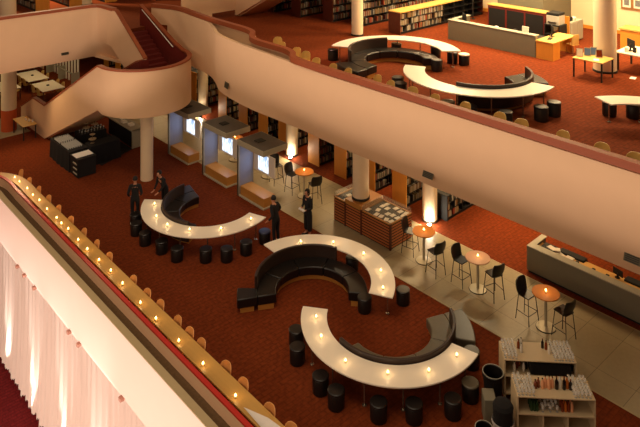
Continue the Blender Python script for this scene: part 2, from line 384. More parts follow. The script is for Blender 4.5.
# ------------------------------------------------------------------ curved bar tables and benches
def bar_table(c, a0, a1, z, label, legs):
    t = thing('curved_bar_table', label, 'table', (c[0], c[1], z), 0, 'curved white bar tables')
    MB().sector(1.88, 2.64, a0, a1, .71, .75, 64).build('tabletop', 'table_white', t, bevel=.008)
    for k, rr in legs:
        a = R(k); x, y = rr*cos(a), rr*sin(a)
        MB().cyl(x, y, .01, .71, .022, 10).cyl(x, y, .0, .02, .06, 12).build('leg', 'chrome', t)
    # small cable ports in the top
    return t
def arc_legs(a0, a1): return [(a0+8+(a1-a0-16)*i/6, 2.42 if i % 2 == 0 else 2.45) for i in range(7)]
c1, c2, c3 = (14.42, 21.92), (14.02, 15.40), (14.48, 12.48)
c4, c5, c6 = (19.75, 16.85), (19.75, 12.97), (18.95, 6.7)
bars = [(c1, 133, 290, 0, 'long curved white bar table nearest the stair column, with two people leaning at its ends'),
        (c2, -64, 88, 0, 'middle curved white bar table on the lower floor, arching away from the camera'),
        (c3, 126, 283, 0, 'nearest curved white bar table on the lower floor, curving towards the camera'),
        (c4, -42, 117, UP, 'curved white bar table on the upper floor in front of the slim column'),
        (c5, 116, 280, UP, 'empty curved white bar table on the upper floor beside the balcony rail'),
        (c6, -90, 62, UP, 'curved white bar table cut off by the right edge of the picture, upper floor')]
for b in bars: bar_table(b[0], b[1], b[2], b[3], b[4], arc_legs(b[1], b[2]))
def bench(c, z, s0, s1, k0, k1, b0, b1, label, seatm='leather', backm='leather_back'):
    t = thing('curved_bench', label, 'bench', (c[0], c[1], z), 0, 'curved leather benches')
    n = max(2, round((s1-s0)/38)); st = (s1-s0)/n
    for i in range(n): MB().sector(1.16, 1.76, s0+st*i+.3, s0+st*(i+1)-.3, .16, .45, 14).build('seat', seatm, t, bevel=.03)
    MB().sector(1.24, 1.74, s0+1, s1-1, 0, .16, 40).build('plinth', 'bench_wood', t)
    tag(MB().sector(1.76, 1.85, k0, k1, .1, .86, 48).build('backrest', backm, t, bevel=.02), 'brown leather curved backrest')
    MB().sector(1.77, 2.4, b0, b1, .16, .45, 14).build('seat', seatm, t, bevel=.03)
    MB().sector(1.87, 2.3, b0+1, b1-1, 0, .16, 14).build('plinth', 'bench_wood', t)
    return t
bench(c1, 0, 77, 212, 92, 212, 77, 92, 'black curved bench with bluish sheen inside the bar table near the stair column', 'leather')
bench(c2, 0, -52, 151, 20, 138, 136, 151, 'widest black curved bench, open towards the camera, in the middle of the carpet')
bench(c3, 0, 168, 338, 170, 325, -57, -22, 'grey-topped curved bench inside the nearest bar table, its end by the stone path', 'grey_leather')
bench(c4, UP, -42, 186, 50, 150, 150, 186, 'dark brown curved bench inside the farther bar table on the upper floor')
bench(c5, UP, 190, 343, 190, 328, -50, -17, 'dark curved bench with raised end inside the nearer upper bar table', 'leather')
# ------------------------------------------------------------------ drum stools
def make_stool(topm):
    t = thing('drum_stool', 'x', 'stool')
    MB().lathe([(.2, 0), (.215, .02), (.22, .38), (.21, .395)], 24).build('body', 'leather', t)
    MB().lathe([(.215, .395), (.225, .41), (.225, .435), (.2, .455), (.0, .46)], 24).build('cushion', topm, t)
    return t
sp = {m: Proto(make_stool(m)) for m in ('leather', 'grey_leather', 'blue_leather', 'table_white')}
def stools(L, z, fmt, group, mats={}):
    for i, (x, y) in enumerate(L):
        sp[mats.get(i, 'leather')].place((x, y, z), random.random()*6, fmt[i], group)
A1 = [(12.11, 23.6), (11.8, 22.95), (11.72, 22.1), (11.9, 21.2), (12.06, 20.4), (12.78, 19.66), (13.34, 19.18), (14.1, 19.05), (15.04, 19.16)]
stools(A1, 0, ['black drum stool beside the standing person at the far left bar table end'] +
       ['black drum stool, %s from the left along the outside of the farthest bar table' % ORD[i] for i in range(1, 8)] +
       ['drum stool with a blue top beside the person leaning on the table end'], 'drum stools round the farthest bar table', {8: 'blue_leather'})
A2 = [(16.2, 15.75), (14.95, 13.98), (16.12, 13.4)]
stools(A2, 0, ['black drum stool hidden under the middle bar table', 'black drum stool inside the near end of the middle bar table', 'dark drum stool outside the near end of the middle bar table'], 'drum stools round the middle bar table', {1: 'leather', 2: 'leather'})
A3 = [(12.42, 14.33), (11.98, 13.78), (11.73, 12.56), (11.69, 11.93), (12.2, 10.93), (12.82, 10.3), (13.65, 9.72), (14.42, 9.72), (15.42, 10.35)]
stools(A3, 0, ['black drum stool, %s from the left along the nearest bar table' % ORD[i] for i in range(7)] +
       ['pale-topped drum stool by the right end of the nearest bar table', 'pale-topped drum stool half hidden behind the tip of the nearest bar table'], 'drum stools round the nearest bar table', {7: 'grey_leather', 8: 'grey_leather'})
A4 = [(18.97, 19.55), (21.7, 18.4), (22.5, 16.9), (22.3, 15.9), (22.4, 15.4), (20.9, 15.65), (18.0, 15.2), (17.56, 14.7)]
stools(A4, UP, ['black drum stool left of the far upper bar table', 'drum stool seen through the gap behind the upper bench backrest', 'black drum stool under the right part of the far upper bar table',
                'black drum stool under the tip of the far upper bar table', 'white-topped drum stool right of the far upper bar table', 'black drum stool at the right end of the upper bench',
                'farther of two black drum stools by the balcony chairs', 'nearer of two black drum stools by the balcony chairs'], 'drum stools on the upper floor', {4: 'table_white', 1: 'grey_leather'})
A5 = [(17.2, 12.44), (17.35, 11.7), (17.74, 10.7), (18.95, 10.17), (19.64, 10.1)]
stools(A5, UP, ['grey-topped drum stool behind the balcony chairs below the nearer upper bar table', 'dark drum stool under the front of the nearer upper bar table', 'black drum stool behind the balcony chairs right of the table front',
                'left of two black drum stools at the right tip of the nearer upper bar table', 'right of two black drum stools at the right tip of the nearer upper bar table'], 'drum stools on the upper floor', {0: 'grey_leather'})
stools([(20.96, 8.9), (21.32, 8.3)], UP, ['left drum stool under the bar table at the right edge', 'right drum stool under the bar table at the right edge'], 'drum stools on the upper floor')
# ------------------------------------------------------------------ candles
def make_candle():
    t = thing('candle', 'x', 'candle')
    MB().lathe([(.03, 0), (.038, .01), (.04, .07), (.034, .07), (.03, .012)], 12).build('holder', 'clear_glass', t)
    MB().cyl(0, 0, .008, .035, .03, 10).build('wax', 'wax', t)
    MB().lathe([(.008, .03), (.022, .055), (.016, .085), (.002, .12)], 8).build('flame', 'flame', t)
    return t
cproto = Proto(make_candle())
GL = bpy.data.lights.new('candle_light', 'POINT'); GL.energy = .95; GL.color = (1, .66, .34); GL.shadow_soft_size = .03
GLB = bpy.data.lights.new('small_candle_light', 'POINT'); GLB.energy = .9; GLB.color = (1, .6, .28); GLB.shadow_soft_size = .03
def candle(x, y, z, label, group, lt=GL):
    cproto.place((x, y, z), 0, label, group)
    l = bpy.data.objects.new('candle_light', lt); C.objects.link(l); l.location = (x, y, z+.16)
K1 = [(154.5, 202.4), (156.4, 214.6), (167.3, 223), (189.6, 228), (221, 227), (251, 217.3)]
K2 = [(300.7, 240.2), (333.3, 240.8), (363.6, 252), (380.8, 269), (383, 286)]
K3 = [(316.2, 315), (321.3, 334.5), (345.5, 359), (387.7, 370.8), (428.7, 368.4), (456.8, 353.2)]
for K, nm in ((K1, 'farthest'), (K2, 'middle'), (K3, 'nearest')):
    for i, (u, v) in enumerate(K):
        x, y = at(u, v+1, .82); candle(x, y, .752, 'lit candle in a glass, %s from the left on the %s curved bar table' % (ORD[i], nm), 'candles on the %s bar table' % nm)
# ------------------------------------------------------------------ near counter with chairs
def long_counter(name, x0, x1, y0, y1, z, label, m, top=None):
    t = thing(name, label, 'counter', (x0, y0, z))
    (top or MB().box(0, x1-x0, 0, y1-y0, .73, .78)).build('countertop', m, t, bevel=.008)
    n = int((y1-y0)/2.4)
    for i in range(n+1): MB().box(.05, .3, .2+i*(y1-y0-.5)/n, .26+i*(y1-y0-.5)/n, 0, .73).build('bracket', 'dark_metal', t)
    return t
long_counter('long_counter', 9.26, 9.74, -4, 29.5, 0, 'long golden candlelit counter running along the red balcony rail', 'counter_wood',
             MB().sweep([(x-9.26, y+4) for x, y in npth], [(-.366, .73), (-.366, .78), (-.846, .78), (-.846, .73)]))
long_counter('long_counter', 15.82, 16.28, -4, 17.3, UP, 'wooden counter behind the upper balcony rail with pale chairs', 'counter_wood')
def make_chair(m):
    t = thing('shell_chair', 'x', 'chair')         # faces -x, origin below the backrest
    vs = []; fs = []; n = 12; rows = [(.42, .9, -.02), (.5, 1, .0), (.64, 1, .02), (.76, .98, .03), (.83, .86, .035), (.88, .62, .035), (.905, .35, .035)]
    for z, w, off in rows:
        for i in range(n+1):
            a = R(-62+124*i/n)*w; vs.append((-.16+.2*cos(a)+off, .215*sin(a)/sin(R(62)), z))
        for i in range(n, -1, -1):
            a = R(-62+124*i/n)*w; vs.append((-.16+.18*cos(a)+off, .2*sin(a)/sin(R(62)), z))
    k = 2*(n+1)
    for j in range(len(rows)-1):
        for i in range(k): i2 = (i+1) % k; fs.append((j*k+i, j*k+i2, (j+1)*k+i2, (j+1)*k+i))
    fs += [tuple(range(k)), tuple((len(rows)-1)*k+i for i in range(k))]
    MB().add(vs, fs).build('backrest', m, t)
    MB().prism([(.0, -.19), (.03, 0), (.0, .19), (-.36, .2), (-.42, .14), (-.42, -.14), (-.36, -.2)], .42, .45).build('seat', m, t, bevel=.01)
    for x, y in ((-.02, .17), (-.02, -.17), (-.36, .16), (-.36, -.16)):
        MB().tube([(x, y, .42), (x+(.03 if x > -.1 else -.03), y*1.12, 0)], .012).build('leg', 'chrome', t)
    return t
chp = {m: Proto(make_chair(m)) for m in ('chair_ply', 'blonde_ply')}
LC = [29.60, 28.55, 27.47, 26.42, 25.34, 24.18, 23.01, 21.96, 20.93, 19.18, 18.27, 17.51, 16.52, 15.87, 15.26, 14.10, 13.32, 12.24, 11.46]
for i, y in enumerate(LC):
    chp['chair_ply'].place((9.78+random.uniform(-.01, .03), y, 0), random.uniform(-.12, .12), 'orange plywood chair, %s from the far end of the long candlelit counter' % ORD[i], 'chairs along the candlelit counter')
LK = [(14, 176.4), (19.4, 181.5), (27.2, 188), (32.8, 194.7), (39.4, 199.8), (47, 208.7), (56.7, 217.4), (61.4, 222.8), (68.2, 228.4), (78.2, 239.3), (87.4, 248.5), (99, 259.3), (110.8, 270), (122.5, 282.8), (140.5, 302), (156, 317.8), (178.8, 340), (203, 363), (235.5, 395)]
for i, (u, v) in enumerate(LK):
    x, y = at(u, v, .85); candle(x, min(y, 29.2), .78, 'lit candle, %s from the far end of the long counter by the red rail' % ORD[i], 'candles on the long counter', GLB)
UC = [(17.0, 20.52), (17.43, 21.3), (16.88, 19.44), (16.75, 18.76), (16.42, 17.8), (16.35, 16.82), (16.33, 16.04), (16.5, 14.81), (16.35, 14.09), (16.35, 13.17), (16.3, 12.25), (16.37, 11.19), (16.37, 10.03), (16.34, 9.34), (16.38, 8.15), (16.34, 7.11), (16.34, 6.31)]
UC.sort(key=lambda p: -p[1])
for i, (x, y) in enumerate(UC):
    chp['blonde_ply'].place((x, y, UP), random.uniform(-.2, .2) if y < 17 else random.uniform(.1, .5), 'blonde plywood chair behind the upper balcony rail, %s from the left' % ORD[i], 'chairs along the upper balcony rail')
MB().prism([at(255, 405, .79), at(262, 402, .79), at(300, 432, .79), at(275, 432, .79)], .785, .79)
cl = MB().prism([(9.36, 12.75), (9.6, 12.1), (9.72, 11.2), (9.70, 10.4), (9.32, 10.4), (9.3, 11.8)], .781, .787).build('white_patch', 'white_cloth')  # thin white patch lying flat on the countertop
tag(cl, 'flat white patch lying on the near end of the long counter', 'cloth')
# ------------------------------------------------------------------ curtain below the near balcony
def curtain():
    t = thing('curtain', 'long pinkish white gathered curtain hanging below the near balcony', 'curtain', (8.67, 0, -6))
    n = 1500; y0, y1 = 1.0, 31.0; vs = []; fs = []; ph = 0
    rows = 5
    xs = []
    for i in range(n+1):
        ph += .26+.16*random.random()
        xs.append((y0+(y1-y0)*i/n, .05*sin(ph)+.03*sin(ph*.37), random.uniform(0, .12)))
    for j in range(rows):
        f = j/(rows-1)
        for y, d, rg in xs: vs.append((d*(.35+.65*f)-.12*f*f, y, 4.6*(1-f)+(.01+rg)*f))
    for j in range(rows-1):
        for i in range(n): fs.append((j*(n+1)+i, j*(n+1)+i+1, (j+1)*(n+1)+i+1, (j+1)*(n+1)+i))
    MB().add(vs, fs).build('drape', 'curtain', t)
    MB().tube([(0, y0, 4.62), (0, y1, 4.62)], .018).build('curtain_rod', 'beige_ledge', t)
    for u, v in ((23, 268), (30, 276), (40, 291), (75, 335), (85, 348), (128, 403)):
        tt = (u-320)/F; y = 8.67*(cos(TH)-sin(TH)*tt)/(sin(TH)+cos(TH)*tt)
        MB().box(-.27, -.14, y-.07, y+.07, 4.74, 4.84).build('bracket', 'clip_tan', t, bevel=.01)
curtain()
# ------------------------------------------------------------------ high tables and high chairs on the path
def high_table(x, y, topm, label):
    t = thing('high_table', label, 'table', (x, y, 0), 0, 'round high tables on the stone path')
    MB().lathe([(.36, 1.02), (.4, 1.03), (.405, 1.045), (.4, 1.06), (0.01, 1.06)], 40).build('tabletop', topm, t)
    MB().cyl(0, 0, .03, 1.02, .045, 16).build('post', 'steel_base', t)
    MB().lathe([(.295, 0.0), (.295, .02)], 32).build('foot_ring', 'black', t)
    MB().lathe([(.28, .02), (.28, .032), (.06, .05), (.05, .07)], 32).build('base', 'steel_base', t)
HT = [(18.45, 25.83, 'orange_top', 'farthest round high table, behind the middle open booth'), (18.5, 23.35, 'orange_top', 'round high table half hidden behind the nearest open booth'),
      (18.5, 20.83, 'orange_top', 'round orange high table between the nearest booth and the slatted display counter'), (18.45, 14.38, 'orange_top', 'round orange high table just right of the slatted display counter'),
      (18.47, 12.16, 'pale_top', 'round pale pinkish high table in the middle of the row'), (18.4, 9.72, 'orange_top', 'round orange high table nearest the camera by the long grey desk')]
for i, (x, y, m, l) in enumerate(HT):
    high_table(x, y, m, l)
    candle(x, y, 1.06, 'lit candle on the ' + l.replace(' between the nearest booth and', ' left of'), 'candles on the high tables')
def make_high_chair():
    t = thing('high_chair', 'x', 'chair')          # faces -y
    st = [(-.2, -.2), (.2, -.2), (.21, .12), (.15, .2), (-.15, .2), (-.21, .12)]
    MB().prism(st, .74, .77).build('seat', 'leather', t, bevel=.012)
    vs = []; fs = []; n = 8; rows = [(.73, .19, .15), (.85, .22, .2), (.98, .23, .225), (1.1, .21, .245), (1.15, .17, .25)]
    for z, w, yy in rows:
        for i in range(n+1): q = -1+2*i/n; vs.append((w*q, yy-.045*q*q, z))
        for i in range(n, -1, -1): q = -1+2*i/n; vs.append((w*q, yy+.02-.045*q*q, z))
    k = 2*(n+1)
    for j in range(len(rows)-1):
        for i in range(k): i2 = (i+1) % k; fs.append((j*k+i, j*k+i2, (j+1)*k+i2, (j+1)*k+i))
    fs += [tuple(range(k)), tuple((len(rows)-1)*k+i for i in range(k))]
    MB().add(vs, fs).build('backrest', 'leather', t)
    for x, y in ((-.17, -.17), (.17, -.17), (-.15, .16), (.15, .16)):
        MB().tube([(x, y, .74), (x*1.35, y*1.4, 0)], .012).build('leg', 'dark_metal', t)
    q = 1.25
    MB().tube([(-.17*q, -.17*q, .27), (.17*q, -.17*q, .27)], .01).tube([(-.17*q, -.17*q, .27), (-.15*q, .16*q, .27)], .01).tube([(.17*q, -.17*q, .27), (.15*q, .16*q, .27)], .01).build('footrest', 'dark_metal', t)
    return t
hp = Proto(make_high_chair())
for x, y, rz, l in [(18.4, 22.6, -.2, 'black high chair right of the table behind the nearest booth'), (18.35, 21.47, .1, 'black high chair left of the orange high table beside the nearest booth'),
                    (18.45, 20.1, pi-.35, 'black high chair right of the orange high table beside the nearest booth'), (18.5, 15.05, .25, 'black high chair between the slatted counter and its neighbouring high table'),
                    (18.15, 13.62, pi-.2, 'black high chair facing the orange high table right of the slatted counter'), (18.35, 12.74, -.05, 'black high chair left of the pale high table'),
                    (18.5, 11.56, pi-.3, 'black high chair right of the pale high table'), (18.3, 10.3, -.1, 'black high chair left of the orange high table nearest the camera'),
                    (18.4, 9.14, pi-.2, 'black high chair right of the orange high table nearest the camera')]:
    hp.place((x, y, 0.006), rz, l, 'black high chairs on the stone path').scale = (1.08, 1.08, 1.04)
# ------------------------------------------------------------------ open booths with screens
def booth(y0, ly, label, first):
    t = thing('screen_booth', label, 'booth', (16.45, y0, 0), 0, 'open booths with glowing screens')
    lx = 1.32
    MB().box(0, lx, 0, ly, 2.17, 2.4).build('roof', 'kiosk_beige', t, bevel=.01)
    tag(MB().box(.04, lx-.04, .04, ly-.04, 2.4, 2.41).build('roof_panel', 'kiosk_top', t), 'dark grey roof top')
    MB().box(.42, .78, ly*.45, ly*.45+.34, 2.41, 2.44).build('vent', 'black', t)
    MB().box(0, .8, ly-.09, ly-.01, 0, 2.17).build('side_panel', 'kiosk_panel', t)
    MB().box(0, .07, ly-.1, ly, 0, 2.17).build('post', 'kiosk_beige', t)
    MB().box(0, .85, 0, ly, 0, .05).build('base_frame', 'kiosk_beige', t)
    b = MB().box(.08, .68, .06, ly-.12, .05, .42).build('bench', 'bench_wood', t, bevel=.01)
    b = MB().box(.84, .88, .3, ly-.08, .92, 1.78).build('screen_board', 'paper', t)
    MB().box(.83, .84, .72, ly-.4, 1.0, 1.7).build('screen', 'screen', b)
    MB().box(.85, .88, ly*.5, ly*.5+.06, 1.78, 2.17).build('hanger', 'kiosk_beige', t)
    l = bpy.data.lights.new('screen_light', 'AREA'); l.shape = 'RECTANGLE'; l.size = .8; l.size_y = .6; l.energy = 5; l.color = (.5, .62, 1)
    o = bpy.data.objects.new('screen_light', l); C.objects.link(o); o.location = (17.26, y0+ly*.6, 1.35); o.rotation_euler = (0, R(90), 0)
booth(21.05, 1.82, 'nearest of the three open booths with a glowing screen and wooden bench', 1)
booth(23.68, 1.92, 'middle of the three open booths with a glowing screen and wooden bench', 0)
booth(26.85, 1.85, 'farthest of the three open booths, partly hidden by the stair drum', 0)
# ------------------------------------------------------------------ slatted display counter
def display_counter():
    t = thing('display_counter', 'slatted reddish wooden display counter built round a column', 'counter', (18.07, 15.62, 0))
    lx, ly = 1.25, 2.95
    MB().box(.015, lx-.015, .015, ly-.015, 0, .9).build('body', 'black', t)
    s = MB()
    for i in range(8):
        z = .05+i*.106
        s.box(0, .02, 0, ly, z, z+.06).box(lx-.02, lx, 0, ly, z, z+.06).box(0, lx, 0, .02, z, z+.06).box(0, lx, ly-.02, ly, z, z+.06)
    s.build('slats', 'slat_wood', t)
    for a in (-.03, 1.42, 2.28): MB().box(-.03, .05, a, a+.06, 0, .95).build('corner_post', 'dark_wood', t)
    tag(MB().box(-.01, lx, 1.45, 2.32, .9, 1.08).build('column_plinth', 'bench_wood', t), 'plain wooden block around the column')
    for a, b in ((0, 1.45), (2.32, ly)):
        MB().box(.0, lx, a, a+.05, .9, .95).box(0, lx, b-.05, b, .9, .95).box(0, .05, a, b, .9, .95).box(lx-.05, lx, a, b, .9, .95).build('top_frame', 'bench_wood', t)
        MB().box(.05, lx-.05, a+.05, b-.05, .9, .91).build('display_bed', 'black', t)
        MB().box(.02, lx-.02, a+.02, b-.02, 1.12, 1.13).box(.02, .03, a+.02, b-.02, .95, 1.12).box(.02, lx-.02, a+.02, a+.03, .95, 1.12).box(.02, lx-.02, b-.03, b-.02, .95, 1.12).box(lx-.03, lx-.02, a+.02, b-.02, .95, 1.12).build('glass_case', 'case_glass', t)
display_counter()
dm = MB().box(-.11, .11, -.08, .08, 0, .012).mesh('document', 'paper'); k = 0
for (y0, y1, where) in ((15.75, 16.95, 'right'), (18.05, 18.5, 'left')):
    y = y0
    while y < y1:
        for x in (18.3, 18.62, 18.95, 19.15):
            if random.random() < .55:
                o = bpy.data.objects.new('document', dm); C.objects.link(o); o.location = (x+random.uniform(-.05, .05), y+random.uniform(-.04, .04), .912+.013*(k % 2)); o.rotation_euler.z = random.uniform(-.5, .5)
                tag(o, 'white open document in the %s glass case of the slatted counter' % where, 'document', 'documents in the %s glass case' % where); k += 1
        y += .24
# ------------------------------------------------------------------ books and bookcases
bprot = []
for i in range(20):
    w, h, d = random.uniform(.035, .06), random.uniform(.2, .29), random.uniform(.17, .21)
    m = BOOKM[i % 10]
    bprot.append((w, h, MB().box(0, w, 0, d, 0, h).mesh('book', m.name if m.name in MATS else 'paper')))
NB = [0]; REST = {}
def shelf_books(T, z, ln, individual, label, group, fill=.92, pale=False, side=-1):
    """T maps shelf-local (along, depth) to world x, y and angle"""
    s = .02
    while s < ln-.07:
        i = random.choice((0, 3, 7, 10, 13, 17, 4, 14)) if pale and random.random() < .7 else random.randrange(20)
        w, h, me = bprot[i]
        if random.random() > fill: s += random.uniform(.08, .25); continue
        x, y, a = T(s)
        if individual and NB[0] < 300:
            o = bpy.data.objects.new('book', me); C.objects.link(o); o.location = (x, y, z); o.rotation_euler.z = a
            tag(o, label, 'book', group); NB[0] += 1
        else:
            ca, sa = cos(a), sin(a); mb = REST.setdefault(i % 10, MB()); d = .18
            P = [(0, 0), (w, 0), (w, d), (0, d)]; P = [(x+p*ca-q*sa, y+p*sa+q*ca) for p, q in P]; mb.prism(P, z, z+h)
        s += w+.004
def bookcase(x, y, z, ln, wd, h, ns, label, endm, individual, blabel, bgroup, rot=0, topm=None, ln_books=None, pale=False, bfill=.92, bs=0):
    t = thing('bookcase', label, 'bookcase', (x, y, z), rot)
    MB().box(0, .04, 0, wd, 0, h).build('end_panel', endm, t); MB().box(ln-.04, ln, 0, wd, 0, h).build('end_panel', endm, t)
    MB().box(.04, ln-.04, wd/2-.01, wd/2+.01, .05, h-.02).build('back_panel', 'black', t)
    MB().box(.04, ln-.04, .04, wd-.04, 0, .1).build('base', 'black', t)
    MB().box(-.01 if topm else .04, ln, -.01 if topm else 0, wd, h-.03, h+(.02 if topm else 0)).build('top_board', topm or 'black', t)
    step = (h-.14)/ns
    for j in range(ns):
        zz = .1+j*step
        MB().box(.04, ln-.04, .01, wd-.01, zz, zz+.02).build('shelf', 'black', t)
        nu = max(1, round(ln/.95))
        if j == 0:
            dv = MB()
            for q in range(1, nu): dv.box(ln*q/nu-.012, ln*q/nu+.012, .02, wd-.02, .1, h-.03)
            if nu > 1: dv.build('divider', 'black', t)
        ca, sa = cos(rot), sin(rot); D = .03 if bs == 0 else wd-.21
        T = lambda s: (x+(s+.05)*ca-D*sa, y+(s+.05)*sa+D*ca, rot)
        shelf_books(T, z+zz+.021, (ln_books or ln)-.1, individual, blabel, bgroup, bfill, pale)
    return t
# nearest ones first: they get their own books
bookcase(24.45, 20.5, UP, 7.2, .75, 1.08, 3, 'long low bookcase with a pale wooden top on the upper floor', 'dark_wood', True, 'book in the long low bookcase with the pale wooden top', 'books in the long low upper bookcase', topm='yellow_wood', bfill=.9, ln_books=3.6, pale=True)
LB = [(21.25, 15.4, 'low dark display bookcase beside the brightly uplit column'), (20.9, 17.2, 'wood-ended bookcase with white binders, first left of the uplit column'), (20.9, 18.95, 'wood-ended bookcase partly hidden by the column in the slatted counter'),
      (20.9, 20.7, 'wood-ended bookcase just left of the slatted counter column'), (20.9, 22.5, 'wood-ended bookcase right of the nearest booth column'), (20.9, 24.75, 'wood-ended bookcase behind the uplit column by the booths'),
      (20.9, 26.4, 'wood-ended bookcase above the nearest booth roof'), (20.9, 28.15, 'wood-ended bookcase above the middle booth roof'), (20.9, 30.1, 'wood-ended bookcase right of the farthest booth roof')]
for i, (x, y, l) in enumerate(LB):
    nm = ['low display bookcase by the uplit column', 'bookcase of white binders left of the uplit column', 'bookcase hidden behind the counter column', 'bookcase left of the counter column', 'bookcase right of the nearest booth'][i] if i < 5 else ''
    bookcase(x, y, 0, 3.2, .76, 1.0 if i == 0 else 2.1, 3 if i == 0 else 5, l, 'black' if i == 0 else 'orange_wood', i in (0, 1, 3), 'book in the '+nm, 'books in the '+nm, pale=(i < 2), ln_books=[2.2, 1.3, 1.8, .9, 2][i] if i in (0, 1, 3) else 2.6, bfill=.75 if i == 0 else .92)
for k in range(8):
    y = 31.95+1.85*k
    if abs(y-32.3) < .8: y = 33.2
    bookcase(20.9, y, 0, 3.0, .76, 2.1, 5, 'distant lower floor bookcase under the far balcony, %s in the row' % ORD[k], 'orange_wood', False, 'x', 'x', ln_books=2.4)
for k, (x, y, h, l) in enumerate([(24.4, 22.95, 2.1, 'tall dark bookcase right behind the slim upper column'), (24.0, 24.75, 2.1, 'tall bookcase second behind the slim upper column'), (23.5, 26.8, 2.1, 'tall dark bookcase third back on the upper floor'), (23.3, 28.9, 2.1, 'tall dark bookcase beside the upper stair flight')]):
    bookcase(x, y, UP, 6.5 if k == 0 else 4, .76, h, 5, l, 'dark_wood', False, 'x', 'x')
for x, l in ((14.25, 'upper floor bookcase with orange end, left of the two at far left'), (16.2, 'upper floor bookcase with orange end next to the far column'), (18.4, 'upper floor bookcase behind the stair head')):
    bookcase(x, 38.3, UP, 6, .78, 2.1, 5, l, 'orange_wood', False, 'x', 'x', rot=pi/2, bs=1, ln_books=5.5)
bookcase(20.2, 36.8, UP, 3, .8, 2.1, 5, 'brown-ended bookcase left of the upper stair', 'orange_paint', False, 'x', 'x')
rest = bpy.data.meshes.new('books'); allb = MB(); idx = []
for i, mb in sorted(REST.items()):
    allb.add(mb.v, mb.f); idx += [i]*len(mb.f)
rest.from_pydata(allb.v, [], allb.f)
for m in BOOKM: rest.materials.append(m)
rest.polygons.foreach_set('material_index', idx)
ro = bpy.data.objects.new('books', rest); C.objects.link(ro)
tag(ro, 'remaining distant rows of books filling the bookcases on both floors', 'books', kind='stuff')
# ------------------------------------------------------------------ long grey desk on the lower floor
def reception():
    t = thing('reception_desk', 'long grey reception desk beside the stone path with a yellow worktop', 'desk', (20.55, 11.56, 0))
    ly = 13.5
    MB().box(0, .14, -ly, 0, .08, .88).build('front_panel', 'desk_grey', t)
    MB().box(0, .3, -ly, 0, .88, .91).build('ledge', 'cabinet_grey', t)
    MB().box(.14, 1.05, -.14, 0, .08, .88).build('end_panel', 'desk_grey', t)
    MB().box(.3, 1.05, -.2, 0, .88, .91).build('ledge', 'cabinet_grey', t)
    MB().box(.14, .82, -ly, -.14, .72, .76).build('worktop', 'yellow_wood', t)
    MB().box(.04, 1.0, -ly, -.04, 0, .08).build('plinth', 'black', t)
    MB().box(.16, .76, -ly, -.9, .08, .72).build('drawer_unit', 'dark_wood', t)
reception()
def lump(name, x, y, z, w, d, h, m, label, cat, rz=0, group=None):
    t = MB().box(-w/2, w/2, -d/2, d/2, 0, h).build(name, m, bevel=min(w, d, h)*.15, loc=(x, y, z), rz=rz); return tag(t, label, cat, group)
lump('desk_tray', 21.1, 11.05, .76, .5, .45, .08, 'black', 'black tray of papers at the left end of the long grey desk', 'tray')
for i in range(5): lump('paper_stack', 21.0+random.uniform(-.12, .15), 10.95-.17*i, .762+(.08 if i < 2 else 0), .2, .26, .02+.01*i, 'paper', 'papers heaped at the left end of the long grey desk', 'papers', rz=random.uniform(-1, 1), group='papers on the long grey desk')
def monitor(x, y, z, rz, label):
    t = thing('computer_monitor', label, 'monitor', (x, y, z), rz, 'computer monitors')
    MB().box(-.26, .26, -.02, .02, .12, .46).build('display', 'black', t, bevel=.01); MB().box(-.03, .03, .0, .05, .02, .25).build('stand', 'dark_metal', t); MB().cyl(0, .02, 0, .02, .11, 16).build('base', 'dark_metal', t)
    return t
monitor(21.25, 8.75, .76, pi/2-.3, 'black monitor on the long grey lower desk near the right edge').scale = (.7, .7, .6)
lump('black_box', 21.35, 10.3, .62, .3, .9, .2, 'black', 'black equipment box behind the yellow worktop, left', 'box')
lump('black_box', 21.35, 8.1, .62, .3, .9, .2, 'black', 'black equipment box behind the yellow worktop, right', 'box')
lump('keyboard', 20.95, 8.3, .76, .18, .45, .03, 'paper', 'white keyboard on the long grey desk', 'keyboard')
for i, y in enumerate((10.0, 9.45, 9.0)): lump('desk_phone', 21.02, y, .76, .14, .1, .06, 'black', 'small black %s on the yellow worktop of the long grey desk' % ('holder', 'stapler', 'telephone')[i], ('holder', 'stapler', 'telephone')[i])
# ------------------------------------------------------------------ drinks trolleys at lower right
AG = atan2(-1.34, 1.26)
def drinks_unit(x, y, label):
    t = thing('drinks_unit', label, 'shelf unit', (x, y, 0), AG, 'drinks units')
    w, d = 1.84, .7                       # local x along the front, +y away from camera
    MB().box(0, w, 0, d, 1.07, 1.1).build('top_board', 'bar_cream', t, bevel=.006)
    MB().box(0, .03, 0, d, 0.04, 1.07).build('side_panel', 'bar_cream', t); MB().box(w-.03, w, 0, d, .04, 1.07).build('side_panel', 'bar_cream', t)
    MB().box(.03, w-.03, 0, d-.02, .66, .69).build('shelf', 'bar_cream', t); MB().box(.03, w-.03, 0, d-.02, .2, .23).build('shelf', 'bar_cream', t)
    MB().box(.03, w-.03, d-.02, d, .04, 1.07).build('back_panel', 'bar_cream', t)
    for q in (.62, 1.2): MB().box(q-.012, q+.012, .02, d-.02, .23, .66).build('divider', 'bar_cream', t)
    for a, b in ((.05, .05), (w-.05, .05), (.05, d-.05), (w-.05, d-.05)): MB().cyl(a, b, 0, .05, .03, 10).build('castor', 'black', t)
    ca, sa = cos(AG), sin(AG)
    return lambda p, q: (x+p*ca-q*sa, y+p*sa+q*ca)
T1 = drinks_unit(14.98, 9.06, 'cream drinks unit farther from the camera, glasses on its top')
T2 = drinks_unit(14.14, 8.2, 'cream drinks unit nearest the camera, bottles lined up on its top')
def make_glass():
    t = thing('wine_glass', 'x', 'glass')
    MB().lathe([(.033, 0), (.006, .008), (.005, .045), (.024, .06), (.038, .095), (.034, .135), (.031, .135), (.034, .095), (.02, .064)], 12, ring=False).build('bowl', 'clear_glass', t)
    return t
